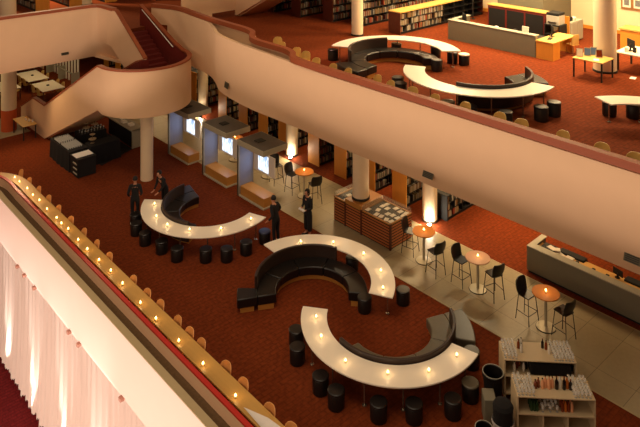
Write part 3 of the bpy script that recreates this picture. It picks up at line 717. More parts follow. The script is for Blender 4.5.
gm = MB().lathe([(.033, 0), (.006, .008), (.005, .045), (.024, .06), (.038, .095), (.034, .135), (.031, .135), (.034, .095), (.02, .064), (.001, .062)], 10).mesh('wine_glass', 'clear_glass')
def glasses(T, p0, p1, q0, q1, z, label, group, skip=0):
    p = p0
    while p < p1:
        q = q0
        while q < q1:
            if random.random() >= skip:
                a, b = T(p+random.uniform(-.01, .01), q+random.uniform(-.01, .01)); o = bpy.data.objects.new('wine_glass', gm); C.objects.link(o); o.location = (a, b, z); tag(o, label, 'glass', group)
            q += .088
        p += .088
glasses(T1, .05, .4, .06, .66, 1.1, 'empty wine glass at the left end of the farther drinks unit top', 'wine glasses, left end of the farther drinks unit', .1)
glasses(T1, 1.32, 1.8, .06, .66, 1.1, 'empty wine glass at the right end of the farther drinks unit top', 'wine glasses, right end of the farther drinks unit')
glasses(T2, .05, .42, .06, .6, 1.1, 'empty wine glass at the left end of the nearer drinks unit top', 'wine glasses, left end of the nearer drinks unit', .1)
glasses(T2, 1.38, 1.8, .06, .6, 1.1, 'empty wine glass at the right end of the nearer drinks unit top', 'wine glasses, right end of the nearer drinks unit', .1)
glasses(T2, .62, 1.0, .1, .5, .69, 'empty glass on the open shelf of the nearer drinks unit', 'glasses on the open shelf', .2)
def bottle(T, p, q, z, col, h, label, group=None, r=.037):
    a, b = T(p, q); t = thing('bottle', label, 'bottle', (a, b, z), 0, group)
    MB().lathe([(r*.95, 0), (r, .01), (r, h*.62), (r*.45, h*.76), (r*.36, h*.95)], 14).build('body', 'bottle_'+col, t)
    MB().cyl(0, 0, h*.95, h, r*.42, 10).build('cap', 'bottle_dark' if col != 'dark' else 'bottle_amber', t)
for i, (p, col, h, l) in enumerate([(.5, 'amber', .22, 'squat amber bottle'), (.58, 'amber', .24, 'taller amber bottle'), (.67, 'rose', .26, 'short rose-coloured bottle'), (.75, 'rose', .3, 'rose-coloured bottle, second'), (.83, 'rose', .34, 'tallest rose-coloured bottle'), (.92, 'rose', .28, 'rose-coloured bottle, last'),
                                (1.01, 'dark', .33, 'black bottle left of the white one'), (1.1, 'white', .33, 'white-labelled bottle'), (1.19, 'dark', .33, 'black bottle right of the white one'), (1.27, 'orange', .31, 'orange bottle'), (1.34, 'dark', .26, 'small dark bottle by the right glasses')]):
    bottle(T2, p, .3+.04*(i % 2), 1.1, col, h*.92, l+' in the row on the nearer drinks unit', None, .043)
for i, (p, q, col, l) in enumerate([(.46, .45, 'amber', 'amber bottle beside the left glasses'), (.54, .5, 'white', 'clear-white bottle beside the left glasses'), (.5, .3, 'white', 'pale bottle in front beside the left glasses'), (1.1, .5, 'dark', 'dark bottle beside the right glasses'), (1.18, .45, 'amber', 'amber bottle by the right glasses'), (1.22, .3, 'white', 'pale bottle by the right glasses')]):
    bottle(T1, p, q, 1.1, col, .24, l+' on the farther drinks unit')
for i in range(7): bottle(T1, .3+.08*i, .2+.09*(i % 3), .69, ['white', 'amber', 'orange', 'white', 'dark', 'white', 'green'][i], .24, 'bottle standing on the open shelf of the farther drinks unit', 'bottles on the farther open shelf')
for i in range(8): bottle(T2, .36+.07*(i % 3), .12+.1*(i//3), .69, 'green', .26, 'green bottle on the open shelf of the nearer drinks unit', 'green bottles on the nearer open shelf')
for i in range(8): bottle(T2, 1.1+.075*(i % 4), .14+.14*(i//4), .69, ['amber', 'orange', 'amber', 'rose'][i % 4], .26, 'amber or orange bottle at the right of the nearer open shelf', 'amber bottles on the nearer open shelf')
a, b = T1(1.2, .35)
tag(MB().box(-.52, .52, -.3, .3, 0, .3).build('black_crate', 'black_cloth', loc=(a, b, .69), rz=AG, bevel=.03), 'black cloth-covered crate filling the right of the farther open shelf', 'crate')
def bin_(x, y, r, h, label):
    t = thing('waste_bin', label, 'bin', (x, y, 0))
    MB().lathe([(r*.82, 0), (r, h), (r*.96, h), (r*.78, .03)], 28).build('tub', 'black', t)
    MB().lathe([(r+.015, h-.1), (r+.02, h), (r, h+.015), (r*.93, h), (r*.8, h-.25), (r*.9, h-.05)], 28, ring=True).build('bin_liner', 'leather', t)
    tag(MB().lathe([(r+.005, h+.012), (r+.012, h+.02), (r-.005, h+.02)], 28, ring=True).build('rim', 'cabinet_grey', t), 'pale shiny rim')
x_, y_ = at(493, 372, .7); bin_(x_, y_, .26, .7, 'black lined waste bin beside the farther drinks unit')
x_, y_ = at(484, 428, .55); bin_(x_, y_, .2, .55, 'black bin with a pale rim at the bottom edge of the picture')
x_, y_ = at(503, 405, .8)
t = thing('ice_tub', 'black cloth-covered tub with a white cloth skirt, left of the nearer drinks unit', 'tub', (x_, y_, 0))
MB().lathe([(.2, 0), (.24, .7), (.25, .78), (.2, .86), (.08, .9), (.01, .9)], 24).build('tub', 'black_cloth', t)
tag(MB().lathe([(.245, .28), (.27, .4), (.262, .46), (.25, .42)], 24, ring=True).build('skirt', 'white_cloth', t), 'white cloth around the tub')
x_, y_ = at(489, 398, .5); tag(MB().box(-.15, .15, -.2, .2, 0, .6).build('plastic_crate', 'desk_grey', loc=(x_, y_, 0), rz=AG, bevel=.02), 'grey plastic crate between the bin and the black tub', 'crate')
# ------------------------------------------------------------------ draped bar below the stair
def draped(name, x0, x1, y0, y1, h, label, m='black_cloth', rz=0):
    t = thing(name, label, 'table', (x0, y0, 0), rz); lx, ly = x1-x0, y1-y0
    P = []; n = 60
    per = [(0, 0), (lx, 0), (lx, ly), (0, ly)]
    for k in range(4):
        a, b = per[k], per[(k+1) % 4]
        for i in range(15): f = i/15; P.append((a[0]+(b[0]-a[0])*f, a[1]+(b[1]-a[1])*f))
    vs = []
    for j, z in enumerate((h, h*.5, 0.005)):
        for i, (px, py) in enumerate(P):
            o = (.0, .02, .06)[j]*(1+.7*sin(i*2.1)); cx, cy = px-lx/2, py-ly/2; l = hypot(cx, cy); vs.append((px+cx/l*o, py+cy/l*o, z))
    fs = [(j*n+i, j*n+(i+1) % n, (j+1)*n+(i+1) % n, (j+1)*n+i) for j in range(2) for i in range(n)]+[tuple(range(n))]
    MB().add(vs, fs).build('tablecloth', m, t)
    MB().box(.03, lx-.03, .03, ly-.03, h-.04, h-.005).build('tabletop', 'dark_wood', t)
    for a, b in ((.06, .06), (lx-.06, .06), (.06, ly-.06), (lx-.06, ly-.06)): MB().cyl(a, b, 0, h-.04, .02, 8).build('leg', 'dark_metal', t)
    return t
draped('draped_table', 12.05, 12.95, 30.0, 32.3, .9, 'black draped table with trays of glasses under the stair')
draped('draped_table', 13.05, 14.5, 29.9, 30.6, .9, 'black draped table in the dark below the landing')
draped('draped_table', 13.3, 14.6, 31.6, 32.4, .9, 'farther black draped table of glassware under the stair')
t = thing('drinks_trolley', 'black trolley with a white napkin top and shelves, front of the stair bar', 'trolley', (12.05, 29.0, 0))
MB().box(0, .85, 0, .85, .03, .82).build('body', 'black', t, bevel=.01)
MB().box(-.02, .87, -.02, .87, .82, .86).build('top_board', 'black', t)
tag(MB().box(.02, .82, .2, .75, .862, .885).build('napkin', 'white_cloth', t, bevel=.01), 'white cloth on top')
for i in range(3): tag(MB().box(-.03, .0, .1, .5, .15+.22*i, .2+.22*i).build('side_rack', 'cabinet_grey', t), 'grey side shelf')
def tumbler_mesh(): return MB().lathe([(.028, 0), (.036, .1), (.033, .1), (.026, .008), (.001, .006)], 8).mesh('tumbler', 'clear_glass')
tm = tumbler_mesh()
for i in range(14):
    for j in range(7):
        if i == 7: continue
        o = bpy.data.objects.new('tumbler', tm); C.objects.link(o); o.location = (12.15+.105*j, 30.35+.125*i, .9); tag(o, 'upturned glass in the trays on the black draped table under the stair', 'glass', 'glasses in trays under the stair')
for i in range(16):
    o = bpy.data.objects.new('wine_glass', gm); C.objects.link(o); o.location = (13.4+.16*(i % 8), 31.75+.3*(i//8), .9); tag(o, 'wine glass on the farther black draped table', 'glass', 'glasses on the farther draped table')
def hat(x, y, z, label):
    t = thing('glass_stand', label, 'stand', (x, y, z)); MB().cyl(0, 0, 0, .02, .1, 14).cyl(0, 0, .02, .45, .012, 8).build('stem', 'chrome', t)
    MB().lathe([(.17, .2), (.18, .22)], 18).build('tray', 'bar_cream', t); MB().lathe([(.12, .42), (.13, .44)], 18).build('tray', 'bar_cream', t)
hat(13.3, 30.3, .9, 'tiered stand on the dark table under the landing'); hat(13.7, 31.9, .9, 'tiered stand on the farther draped table'); hat(14.2, 32.1, .9, 'second tiered stand on the farther draped table')
t = thing('bar_counter', 'pale-ended bar counter by the white stair column', 'counter', (15.42, 30.42, 0))
MB().box(0, .62, 0, .06, 0, .9).build('end_panel', 'cabinet_grey', t); MB().box(.06, .6, .06, 2.8, 0, .86).build('body', 'black', t); MB().box(-.03, .65, 0, 2.9, .86, .92).build('countertop', 'cabinet_grey', t)
for i, (dx, dy, l) in enumerate([(.3, .7, 'white cup stack'), (.2, 1.3, 'white tray'), (.4, 1.9, 'white box')]): lump('catering_box', 15.42+dx, 30.42+dy, .92, .25, .3, .1, 'paper', l+' on the pale-ended bar counter', 'box')
tag(MB().prism([(13.45, 29.6), (15.4, 30.38), (15.4, 33.6), (13.0, 33.6)], .0, .012).build('shade_sheet', 'black_cloth'), 'black sheet on the carpet standing in for shade under the stair bar', 'shade')  # black sheet puts the deep shade below the landing onto the floor
# ------------------------------------------------------------------ side table, reading tables
def plain_table(x0, x1, y0, y1, z, h, label, m, lm='dark_metal', group=None):
    t = thing('side_table' if x1-x0 < 1.2 else 'reading_table', label, 'table', (x0, y0, z), 0, group); lx, ly = x1-x0, y1-y0
    MB().box(0, lx, 0, ly, h-.04, h).build('tabletop', m, t, bevel=.008)
    for a, b in ((.05, .05), (lx-.05, .05), (.05, ly-.05), (lx-.05, ly-.05)): MB().box(a-.025, a+.025, b-.025, b+.025, 0, h-.04).build('leg', lm, t)
    return t
plain_table(11.72, 12.42, 35.15, 36.75, 0, .75, 'yellow side table by the column with the orange foot', 'yellow_wood')
for i in range(3): lump('small_jar', 12.15+.08*i, 36.0-.25*i, .75, .09, .09, .14, 'clear_glass', ['left', 'middle', 'right'][i]+' glass jar on the yellow side table', 'jar')
RT = [(14.55, 15.9, 40.2, 42.2, 'cream reading table nearest the stair rail'), (14.6, 15.9, 42.8, 45.2, 'middle cream reading table'), (15.2, 16.5, 47, 49, 'farthest cream reading table'), (12.6, 13.9, 42.0, 44.0, 'cream reading table at the left edge')]
for x0, x1, y0, y1, l in RT:
    plain_table(x0, x1, y0, y1, 0, .75, l, 'table_white', 'dark_wood', 'reading tables')
    lump('table_lamp_socket', (x0+x1)/2, (y0+y1)/2, .75, .14, .14, .06, 'black', 'small black socket box on the '+l, 'socket')
    for k, (cx, cy, rz) in enumerate([(x0-.1, y0+.55, pi), (x0-.1, y0+1.4, pi), (x1+.1, y0+.55, 0), (x1+.1, y0+1.4, 0)]):
        chp['blonde_ply'].place((cx, cy, 0), rz, 'wooden chair at the %s side of the %s' % (['near left', 'far left', 'near right', 'far right'][k], l), 'chairs round the reading tables')
t = thing('slatted_screen', 'white slatted screen of upright bars behind the reading tables', 'screen', (17.6, 42.3, 0))
for i in range(9): MB().box(0, .05, .5*i, .5*i+.2, .0, 1.9).build('slat', 'paper', t)
MB().box(-.5, -.45, -.1, 4.4, .85, .92).build('rail', 'cabinet_grey', t); MB().box(-.02, .07, -.1, 4.4, 1.86, 1.94).build('rail', 'paper', t)
for q in (-.1, 2.1, 4.3): MB().box(-.5, .05, q, q+.04, .0, .9).build('rail_post', 'cabinet_grey', t)
lump('partition_panel', 17.3, 48.5, 0, .1, 1.6, 1.7, 'plaster', 'pale panel behind the reading tables', 'panel')
# ------------------------------------------------------------------ upper floor office corner
t = thing('service_desk', 'long low grey service desk on the upper floor', 'desk', (25.52, 13.95, UP))
MB().box(0, .16, 0, 4.5, .0, .9).build('front_panel', 'desk_grey', t); MB().box(-.02, .3, 0, 4.5, .9, .93).build('ledge', 'cabinet_grey', t)
MB().box(.16, 1.6, 4.34, 4.5, 0, .9).build('end_panel', 'desk_grey', t); MB().box(.16, 1.6, 4.3, 4.52, .9, .93).build('ledge', 'cabinet_grey', t); MB().box(.3, 1.1, .0, 4.3, .68, .72).build('worktop', 'black', t); MB().box(.3, .34, 0.05, 4.3, 0, .68).build('modesty_panel', 'black', t)
t = thing('wooden_desk', 'orange wooden desk at the right end of the grey service desk', 'desk', (25.5, 13.15, UP))
MB().box(0, .6, 0, .76, 0, .72).build('pedestal', 'orange_wood', t); MB().box(-.02, 2.0, -.02, .78, .72, .76).build('desktop', 'yellow_wood', t); MB().box(1.9, 1.95, .02, .74, 0, .72).build('end_panel', 'orange_wood', t)
monitor(26.6, 13.75, UP+.76, .6, 'black monitor on the orange wooden desk'); lump('keyboard', 26.1, 13.6, UP+.76, .4, .16, .03, 'black', 'black keyboard on the orange wooden desk', 'keyboard', rz=.3)
lump('leaflet_stand', 25.75, 14.55, UP+.93, .04, .3, .26, 'paper', 'white leaflet stand on the grey service desk ledge', 'stand')
monitor(26.2, 18.0, UP+.72, -2.2, 'black monitor at the left end of the grey service desk')
for i in range(3): lump('desk_item', 26.1+.12*i, 17.2-.9*i, UP+.72, .22, .16, .12, ['black', 'paper', 'black'][i], ['black tray', 'white paper stack', 'black telephone'][i]+' on the grey service desk worktop', 'office item')
t = thing('storage_counter', 'tall dark storage counter with a yellow wooden top behind the service desk', 'cabinet', (28.3, 15.0, UP))
MB().box(0, .55, 0, 3.05, 0, 1.32).build('body', 'maroon', t); MB().box(-.03, .58, -.03, 3.08, 1.32, 1.36).build('top_board', 'yellow_wood', t)
for i in range(3): MB().box(-.02, 0, .08+1.0*i, .98+1.0*i, .1, 1.2).build('door', 'black', t)
t = thing('printer', 'grey and black office printer behind the wooden desk', 'printer', (28.35, 14.5, UP+.92))
MB().box(-.3, .3, -.3, .3, 0, .42).build('body', 'printer_grey', t, bevel=.02); tag(MB().box(-.3, .3, -.3, .3, .42, .55).build('scanner_lid', 'black', t, bevel=.02), 'black scanner lid'); MB().box(-.36, -.3, -.2, .2, .1, .14).build('paper_tray', 'black', t)
t = thing('printer_stand', 'black shelved stand holding the office printer', 'stand', (28.0, 14.12, UP))
MB().box(0, .7, 0, .04, 0, .92).build('side_panel', 'black', t); MB().box(0, .7, .72, .76, 0, .92).build('side_panel', 'black', t)
for z in (.1, .45, .88): MB().box(0, .7, .04, .72, z, z+.04).build('shelf', 'black', t)
tag(MB().box(.78, .86, -.05, .5, 0, 1.25).build('partition', 'orange_wood', t), 'orange wooden side partition')
t = thing('metal_cabinet', 'pale grey metal cabinet left of the thick column', 'cabinet', (28.95, 14.05, UP))
MB().box(0, 1.2, 0, .6, .04, .95).build('body', 'cabinet_grey', t, bevel=.01); MB().box(.03, .59, -.02, 0, .08, .9).build('door', 'cabinet_grey', t); MB().box(.61, 1.17, -.02, 0, .08, .9).build('door', 'cabinet_grey', t)
MB().box(.03, 1.17, .03, .57, 0, .04).build('plinth', 'black', t)
lump('office_box', 29.25, 14.35, UP+.95, .4, .3, .2, 'black', 'black box on the pale metal cabinet', 'box'); lump('office_box', 29.65, 14.3, UP+.95, .25, .22, .14, 'paper', 'white box on the pale metal cabinet', 'box')
chp['blonde_ply'].place((27.15, 12.95, UP), -pi/2-.3, 'yellow plywood chair at the orange wooden desk')
plain_table(24.08, 25.12, 10.48, 11.65, UP, .74, 'yellow square table of brochures in front of the thick column', 'yellow_wood')
for i, (dx, dy, m, l) in enumerate([(.3, 1.0, 'paper', 'white brochure holder, leftmost'), (.62, .85, 'poster_blue', 'blue brochure holder'), (.88, .72, 'poster_blue', 'rear brochure holder'), (.7, .42, 'bottle_amber', 'brown brochure holder, rightmost')]):
    t = thing('brochure_holder', l+' on the yellow table', 'brochure holder', (24.08+dx, 10.48+dy, UP+.74), AG+random.uniform(-.3, .3), 'brochure holders on the yellow table')
    MB().add([(-.12, 0, 0), (.12, 0, 0), (.12, .05, .3), (-.12, .05, .3), (-.12, .12, 0), (.12, .12, 0), (.12, .06, .3), (-.12, .06, .3)], [(0, 1, 2, 3), (4, 7, 6, 5), (0, 3, 7, 4), (1, 5, 6, 2), (3, 2, 6, 7), (0, 4, 5, 1)]).build('stand', 'cabinet_grey', t)
    MB().add([(-.1, -.004, .03), (.1, -.004, .03), (.1, .042, .28), (-.1, .042, .28)], [(0, 1, 2, 3)]).build('leaflet', m, t)
tag(MB().box(-.15, .15, -.1, .1, 0, .006).build('flyer', 'paper', loc=(24.4, 10.85, UP+.74), rz=.4), 'white flyer lying flat on the yellow table', 'paper')
x_, y_ = at(633, 78, UP); tag(MB().box(-.15, .15, -.1, .1, 0, .004).build('flyer', 'paper', loc=(x_, y_, UP), rz=.2), 'sheet of paper on the orange carpet at the right edge', 'paper')
x_, y_ = at(627.4, 54, UP+.73)
t = thing('computer_desk', 'white-topped computer desk right of the thick column', 'desk', (x_, y_, UP))
MB().box(0, 1.5, -1.7, 0, .69, .73).box(0, 1.5, 0, .5, .69, .73).build('desktop', 'table_white', t)
for a, b in ((.1, .4), (1.4, .4), (.1, -1.6), (1.4, -1.6)): MB().box(a-.03, a+.03, b-.03, b+.03, 0, .69).build('leg', 'dark_metal', t)
MB().box(.1, 1.4, -1.6, -1.56, .3, .69).build('modesty_panel', 'dark_metal', t)
monitor(x_+.6, y_+.1, UP+.73, .9, 'black monitor on the white-topped computer desk')
for i in range(3): lump('desk_item', x_+.3+.15*i, y_+.15-.25*i, UP+.73, .12, .12, .2, ['paper', 'black', 'cabinet_grey'][i], ['white cup', 'black holder', 'grey holder'][i]+' on the white-topped computer desk', 'office item')
t = thing('wall_counter', 'yellow wooden counter against the wall behind the computer desk', 'counter', (29.7, 8.0, UP))
MB().box(0, .9, 0, 4.2, .86, .92).build('countertop', 'yellow_wood', t); MB().box(.05, .85, .05, 4.15, 0, .86).build('body', 'orange_wood', t)
t = thing('display_board', 'brown display board with pale framed pictures on the far wall', 'board', (32.58, 8.5, UP+1.25))
MB().box(-.05, 0, 0, 4.75, 0, 1.3).build('backing', 'board_brown', t)
for i in range(9):
    for j in range(2): p = MB().box(-.08, -.05, .12+.52*i, .5+.52*i, .1+.62*j, .62+.62*j).build('picture_frame', 'paper', t); MB().box(-.085, -.08, .19+.52*i, .43+.52*i, .2+.62*j, .5+.62*j).build('picture', 'art_grey', p)
t = thing('barrier_post', 'thin rope barrier post at the left of the upper service desk', 'post', (30.2, 20.2, UP))
MB().cyl(0, 0, 0, .02, .15, 16).build('base', 'dark_metal', t); MB().cyl(0, 0, .02, 1.0, .025, 10).build('pole', 'dark_metal', t)
t = thing('ceiling_vent', 'x', 'vent')
MB().box(-.02, .0, -.19, .19, -.12, .12).build('frame', 'grille', t)
g = MB()
for i in range(5): g.box(-.03, -.02, -.16, .16, -.1+.042*i, -.082+.042*i)
g.build('grille', 'black', t)
vp = Proto(t)
for (x, y, z, rz, l) in [(15.655, 12.03, 4.72, 0, 'small grille on the balcony underside band above the slatted counter'), (15.655, 6.11, 4.72, 0, 'small grille on the balcony underside band at the right edge'), (15.93, 22.9, 4.82, -.2, 'small grille on the balcony band above the booths'), (13.0, 32.9, 4.8, pi/2, 'small grille on the far balcony band at upper left')]:
    o = vp.place((x, y, z), 0, l, 'air grilles on the balcony bands'); o.rotation_euler = (0, R(24), 0) if rz == 0 else ((0, R(10), rz) if rz < 0 else (0, 0, 0))
    if rz > 1: o.rotation_euler = (R(0), R(27), -pi/2) if False else (R(27), 0, 0); o.rotation_euler = (0, R(27), pi/2)
lump('standing_panel', 8.35, 32.3, 0, .5, .5, 1.75, 'black', 'tall black standing panel at the left edge, beyond the end of the candlelit counter', 'panel')
# uplights at column feet
def uplight(x, y, label, e):
    t = thing('floor_uplight', label, 'light', (x, y, 0)); MB().cyl(0, 0, 0, .08, .09, 16).build('housing', 'black', t); tag(MB().cyl(0, 0, .08, .095, .075, 16).build('lens', 'lamp_glow', t), 'glowing white lens')
    l = bpy.data.lights.new('uplight', 'POINT'); l.energy = e; l.color = (1, .82, .6); l.shadow_soft_size = .06
    o = bpy.data.objects.new('uplight', l); C.objects.link(o); o.location = (x, y, .2)
uplight(20.42, 15.65, 'glowing floor uplight at the foot of the column by the low book display', 60)
uplight(20.45, 24.05, 'glowing floor uplight at the foot of the column by the booths', 45)
uplight(20.4, 31.9, 'glowing floor uplight at the foot of the farthest uplit column', 35)
# ------------------------------------------------------------------ people
def skin_obj(name, V, E, root, m, parent, lv=1):
    me = bpy.data.meshes.new(name); me.from_pydata([v[:3] for v in V], E, []); me.materials.append(MATS[m])
    o = bpy.data.objects.new(name, me); C.objects.link(o); o.parent = parent
    o.modifiers.new('skin', 'SKIN')
    if not me.skin_vertices: bpy.context.view_layer.update()
    for i, v in enumerate(V):
        r = v[3] if isinstance(v[3], tuple) else (v[3], v[3])
        me.skin_vertices[0].data[i].radius = r; me.skin_vertices[0].data[i].use_root = (i == root)
    s = o.modifiers.new('smooth', 'SUBSURF'); s.levels = lv; s.render_levels = lv
    o.modifiers['skin'].use_smooth_shade = True
    return o
def person(x, y, rz, sc, label, lean, armL, armR, hair, dress=False):
    """local frame: facing -y; arms given as (elbow, wrist, finger direction)"""
    t = thing('person', label, 'person', (x, y, 0), rz); t.scale = (sc, sc, sc)
    ly, lz = lean                       # forward offset of the chest, drop
    hip = .95; ch = (0, -ly, 1.36-lz); nk = (0, -ly*1.25-.01, 1.5-lz); hd = (0, -ly*1.45-.03, 1.64-lz)
    V = [(0, 0, hip, (.125, .1)), (0, -ly*.5, 1.13-lz*.4, (.115, .085)), ch+((.15, .1),), nk+(.05,), (hd[0], hd[1]+.01, hd[2]-.06, .062), hd+((.075, .09),), (hd[0], hd[1]+.015, hd[2]+.08, (.06, .075)),
         (0, hd[1]-.1, hd[2]-.02, .012)]
    E = [(0, 1), (1, 2), (2, 3), (3, 4), (4, 5), (5, 6), (5, 7)]
    CV = [(0, 0, hip, (.145, .118)), (0, -ly*.5, 1.13-lz*.4, (.128, .1)), (0, -ly, 1.36-lz, (.18, .132)), (0, -ly*1.15-.005, 1.475-lz, .08)]; CE = [(0, 1), (1, 2), (2, 3)]
    for s, arm in ((-1, armL), (1, armR)):
        el, wr, fd = arm; el = (s*el[0], el[1], el[2]); wr = (s*wr[0], wr[1], wr[2]); fd = (s*fd[0], fd[1], fd[2])
        sh = (s*.185, -ly, 1.42-lz); b = len(V)
        V += [sh+(.055,), el+(.04,), wr+(.026,), (wr[0]+fd[0]*.06, wr[1]+fd[1]*.06, wr[2]+fd[2]*.06, (.036, .018))]
        E += [(2, b), (b, b+1), (b+1, b+2), (b+2, b+3)]
        pv = V[b+3]; side = (-fd[1], fd[0], 0); l = hypot(side[0], side[1]) or 1; side = (side[0]/l, side[1]/l, 0) if l > .01 else (1, 0, 0)
        for k, ln in enumerate((.065, .08, .075, .055)):
            o = (k-1.5)*.02; q = len(V)
            V += [(pv[0]+side[0]*o+fd[0]*ln*.6, pv[1]+side[1]*o+fd[1]*ln*.6, pv[2]+fd[2]*ln*.6, .009), (pv[0]+side[0]*o+fd[0]*ln, pv[1]+side[1]*o+fd[1]*ln, pv[2]+fd[2]*ln-.015, .008)]
            E += [(b+3, q), (q, q+1)]
        q = len(V); V += [(pv[0]-s*side[0]*.045+fd[0]*.01, pv[1]-s*side[1]*.045+fd[1]*.01, pv[2]-.01, .01)]; E += [(b+3, q)]
        c = len(CV); f = .12
        CV += [sh+(.08,), el+(.052,), (wr[0]+(el[0]-wr[0])*f, wr[1]+(el[1]-wr[1])*f, wr[2]+(el[2]-wr[2])*f, .036)]; CE += [(2, c), (c, c+1), (c+1, c+2)]
        b = len(V); V += [(s*.1, 0, hip-.06, .085), (s*.11, -.02, .5, .055), (s*.11, .02, .1, .038), (s*.12, -.13, .035, (.04, .028))]
        E += [(0, b), (b, b+1), (b+1, b+2), (b+2, b+3)]
        c = len(CV)
        if dress: CV += [(s*.09, 0, hip-.08, .12), (s*.1, 0, .5, .11), (s*.1, .01, .16, .1)]
        else: CV += [(s*.1, 0, hip-.06, .105), (s*.11, -.02, .5, .073), (s*.11, .02, .1, .058)]
        CE += [(0, c), (c, c+1), (c+1, c+2)]
    body = skin_obj('body', V, E, 0, 'skin', t, 2)
    tag(skin_obj('clothes', CV, CE, 0, 'suit', t, 2), 'black clothes')
    for s in (-1, 1):
        MB().lathe([(.012, -.02), (.02, 0), (.012, .02)], 8, s*.078, hd[1]+.01).build('ear', 'skin', t, loc=(0, 0, hd[2]-.01))
        MB().lathe([(.004, -.008), (.01, 0), (.004, .008)], 8, s*.03, hd[1]-.082).build('eye', 'black', t, loc=(0, 0, hd[2]+.005))
        MB().box(s*.12-.045, s*.12+.045, -.2, .07, 0.0, .075).build('shoe', 'black', t, bevel=.03)
    MB().tube([(-.022, hd[1]-.083, hd[2]-.055), (0, hd[1]-.09, hd[2]-.055), (.022, hd[1]-.083, hd[2]-.055)], .006).build('mouth', 'slat_wood', t)
    h = MB(); vs = []; fs = []; n = 14; m = 8
    for j in range(m+1):
        p = pi*.5-(pi*(.5+(.12 if not hair else .3)))*j/m
        for i in range(n):
            a = 2*pi*i/n; fr = max(0, -sin(a)); cut = fr > .45 and j > m*.45
            r = .104 if not cut else .06
            vs.append((r*cos(p)*cos(a)*.95, r*cos(p)*sin(a)*1.08+.02+(.02 if cut else 0), .115*sin(p)+.03))
    for j in range(m):
        for i in range(n): i2 = (i+1) % n; fs.append((j*n+i, j*n+i2, (j+1)*n+i2, (j+1)*n+i))
    h.add(vs, fs)
    if hair: h.lathe([(.03, -.16), (.075, -.1), (.085, 0.0), (.05, .05)], 12, 0, .05)
    h.build('hair', 'hair', t, loc=(0, hd[1], hd[2]+.02))
    return t
fw = lambda tx, ty, x, y: atan2(ty-y, tx-x)+pi/2
# (elbow, wrist, finger direction)
down = ((.26, .03, 1.12), (.27, -.05, .88), (.1, -.1, -1))
p1 = at(135, 221, 0); person(p1[0], p1[1], fw(p1[0]+1.0, p1[1]+1.5, *p1), .98, 'person in black with bare forearms standing behind the stools at the far left', (.03, 0), ((.27, .08, 1.14), (.2, -.1, 1.0), (-.5, -.6, -.3)), ((.27, .08, 1.14), (.22, -.08, .98), (-.5, -.6, -.3)), False)
p2 = at(165, 208, 0); person(p2[0], p2[1], fw(12.9, 23.9, *p2), .98, 'person in black bending over the far end of the bar table below the stair', (.2, .1), ((.22, -.26, 1.05), (.16, -.45, .84), (0, -1, -.2)), ((.22, -.26, 1.05), (.14, -.48, .84), (0, -1, -.2)), False)
p3 = at(276, 243, 0); person(p3[0], p3[1], fw(p3[0]-.2, p3[1]+1.0, *p3), .99, 'person in dark clothes leaning one hand on the table end, back to the stone path', (.08, .03), ((.36, -.08, 1.15), (.3, -.34, .86), (.1, -1, -.3)), ((.3, .08, 1.14), (.36, -.1, .94), (.2, -.8, -.5)), False)
p4 = at(308, 235, 0); person(p4[0], p4[1], fw(13.5, 17.0, *p4)-.5, .99, 'person in black with long dark hair holding a white napkin by the path', (.02, 0), ((.26, -.02, 1.12), (.1, -.24, 1.08), (-.7, -.6, .1)), ((.26, -.02, 1.12), (.12, -.24, 1.06), (-.7, -.6, .1)), True, True)
ca = fw(13.5, 17.0, *p4)-.5; nx_, ny_ = p4[0]+sin(ca)*.3, p4[1]-cos(ca)*.3
tag(MB().box(-.16, .16, -.05, .05, -.03, .03).build('napkin', 'white_cloth', loc=(nx_, ny_, 1.06), rz=ca, bevel=.015), 'white napkin held by the person with long dark hair', 'napkin')
# ------------------------------------------------------------------ lights
W = bpy.data.worlds.new('world'); S.world = W; W.use_nodes = True
W.node_tree.nodes['Background'].inputs[0].default_value = (1, .72, .48, 1); W.node_tree.nodes['Background'].inputs[1].default_value = .16
def area(x, y, z, sx, sy, e, col=(1, .72, .42), rot=(0, 0, 0), spread=180):
    l = bpy.data.lights.new('ceiling_or_fill_lamp', 'AREA'); l.shape = 'RECTANGLE'; l.size = sx; l.size_y = sy; l.energy = e; l.color = col; l.spread = R(spread)
    o = bpy.data.objects.new('ceiling_or_fill_lamp', l); C.objects.link(o); o.location = (x, y, z); o.rotation_euler = rot; return o
def spot(x, y, z, tx, ty, tz, e, ang, col=(1, .72, .42), blend=.6, size=.15):
    l = bpy.data.lights.new('spot_lamp', 'SPOT'); l.energy = e; l.spot_size = R(ang); l.spot_blend = blend; l.color = col; l.shadow_soft_size = size
    o = bpy.data.objects.new('spot_lamp', l); C.objects.link(o); o.location = (x, y, z)
    from mathutils import Vector
    o.rotation_euler = Vector((tx-x, ty-y, tz-z)).to_track_quat('-Z', 'Y').to_euler(); return o
area(7, 14, 24, 10, 24, 2050, (1, .78, .54))                      # atrium skylight lamps
area(-3, 14, 9, 3, 22, 800, (1, .74, .54), (0, R(-80), 0))      # unseen fill added across the void to brighten the balcony faces
for y in (8, 13, 18, 23, 28, 34, 41): area(22.8, y, 4.2, 1.2, 1.2, {8: 40, 13: 150, 18: 220}.get(y, 130), (1, .66, .32))
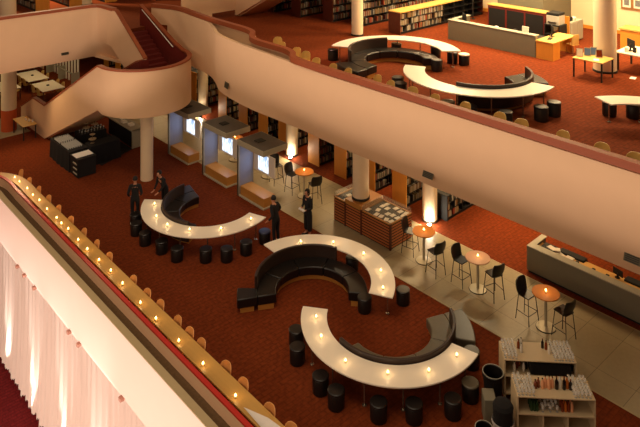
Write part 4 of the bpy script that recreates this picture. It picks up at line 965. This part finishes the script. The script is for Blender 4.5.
area(15, 43, 4.2, 2, 4, 70, (1, .72, .36)); area(9, 38, 4.2, 2, 2, 60)
for x, y, e in ((27.5, 9, 560), (27.5, 13, 620), (30, 15.5, 240), (24.6, 12.5, 420), (26, 18.5, 560), (29, 21.5, 380), (23.9, 17, 420), (15, 42, 1200), (24.5, 36, 120)): area(x, y, 11.9, 1.0, 1.0, e, (1, .72, .38))
spot(20.9, 14.0, 4.2, 18.2, 12.9, 0, 230, 90, (1, .84, .54)); spot(22.9, 13.2, 4.22, 22.9, 13.2, 0, 620, 100, (1, .66, .32)); spot(22.9, 10.2, 4.22, 22.9, 10.4, 0, 160, 90, (1, .66, .32)); spot(22.9, 16.6, 4.22, 22.9, 16.6, 0, 300, 100, (1, .66, .32))
spot(20.9, 20, 4.2, 18.2, 19.4, 0, 160, 100, (1, .8, .5))
spot(17.5, 20.5, 11.0, 18.6, 19.5, 6, 500, 50, (1, .45, .35))
spot(11, 33.9, 4.2, 11.2, 30.5, 0, 330, 120, (1, .68, .36))
# curtain uplights on the floor below
for u, v in ((8, 348), (33, 402), (63, 470), (98, 545), (-20, 300)):
    tt = (u-320)/F; y = 8.55*(cos(TH)-sin(TH)*tt)/(sin(TH)+cos(TH)*tt)
    spot(8.36, y, -5.95, 8.6, y, -3.2, 1500, 38, (1, .93, .86), .9, .05)
area(-.5, 13, -4.9, 2, 30, 3000, (1, .77, .63), (0, R(-108), 0))   # added low fill, out of view, lifting the near face and curtain
# ------------------------------------------------------------------ camera
cam = bpy.data.cameras.new('camera'); co = bpy.data.objects.new('camera', cam); C.objects.link(co); S.camera = co
co.location = (0, 0, CH); co.rotation_euler = (pi/2, 0, -(pi/2-(pi/2-TH)))
co.rotation_euler = (pi/2, 0, -TH)
cam.sensor_width = 36; cam.lens = F/640*36; cam.shift_y = -(213.5-VH)/640; cam.clip_end = 300
S.view_settings.view_transform = 'Standard'; S.view_settings.look = 'None'; S.view_settings.gamma = 1; S.view_settings.exposure = 0; S.view_settings.use_curve_mapping = False
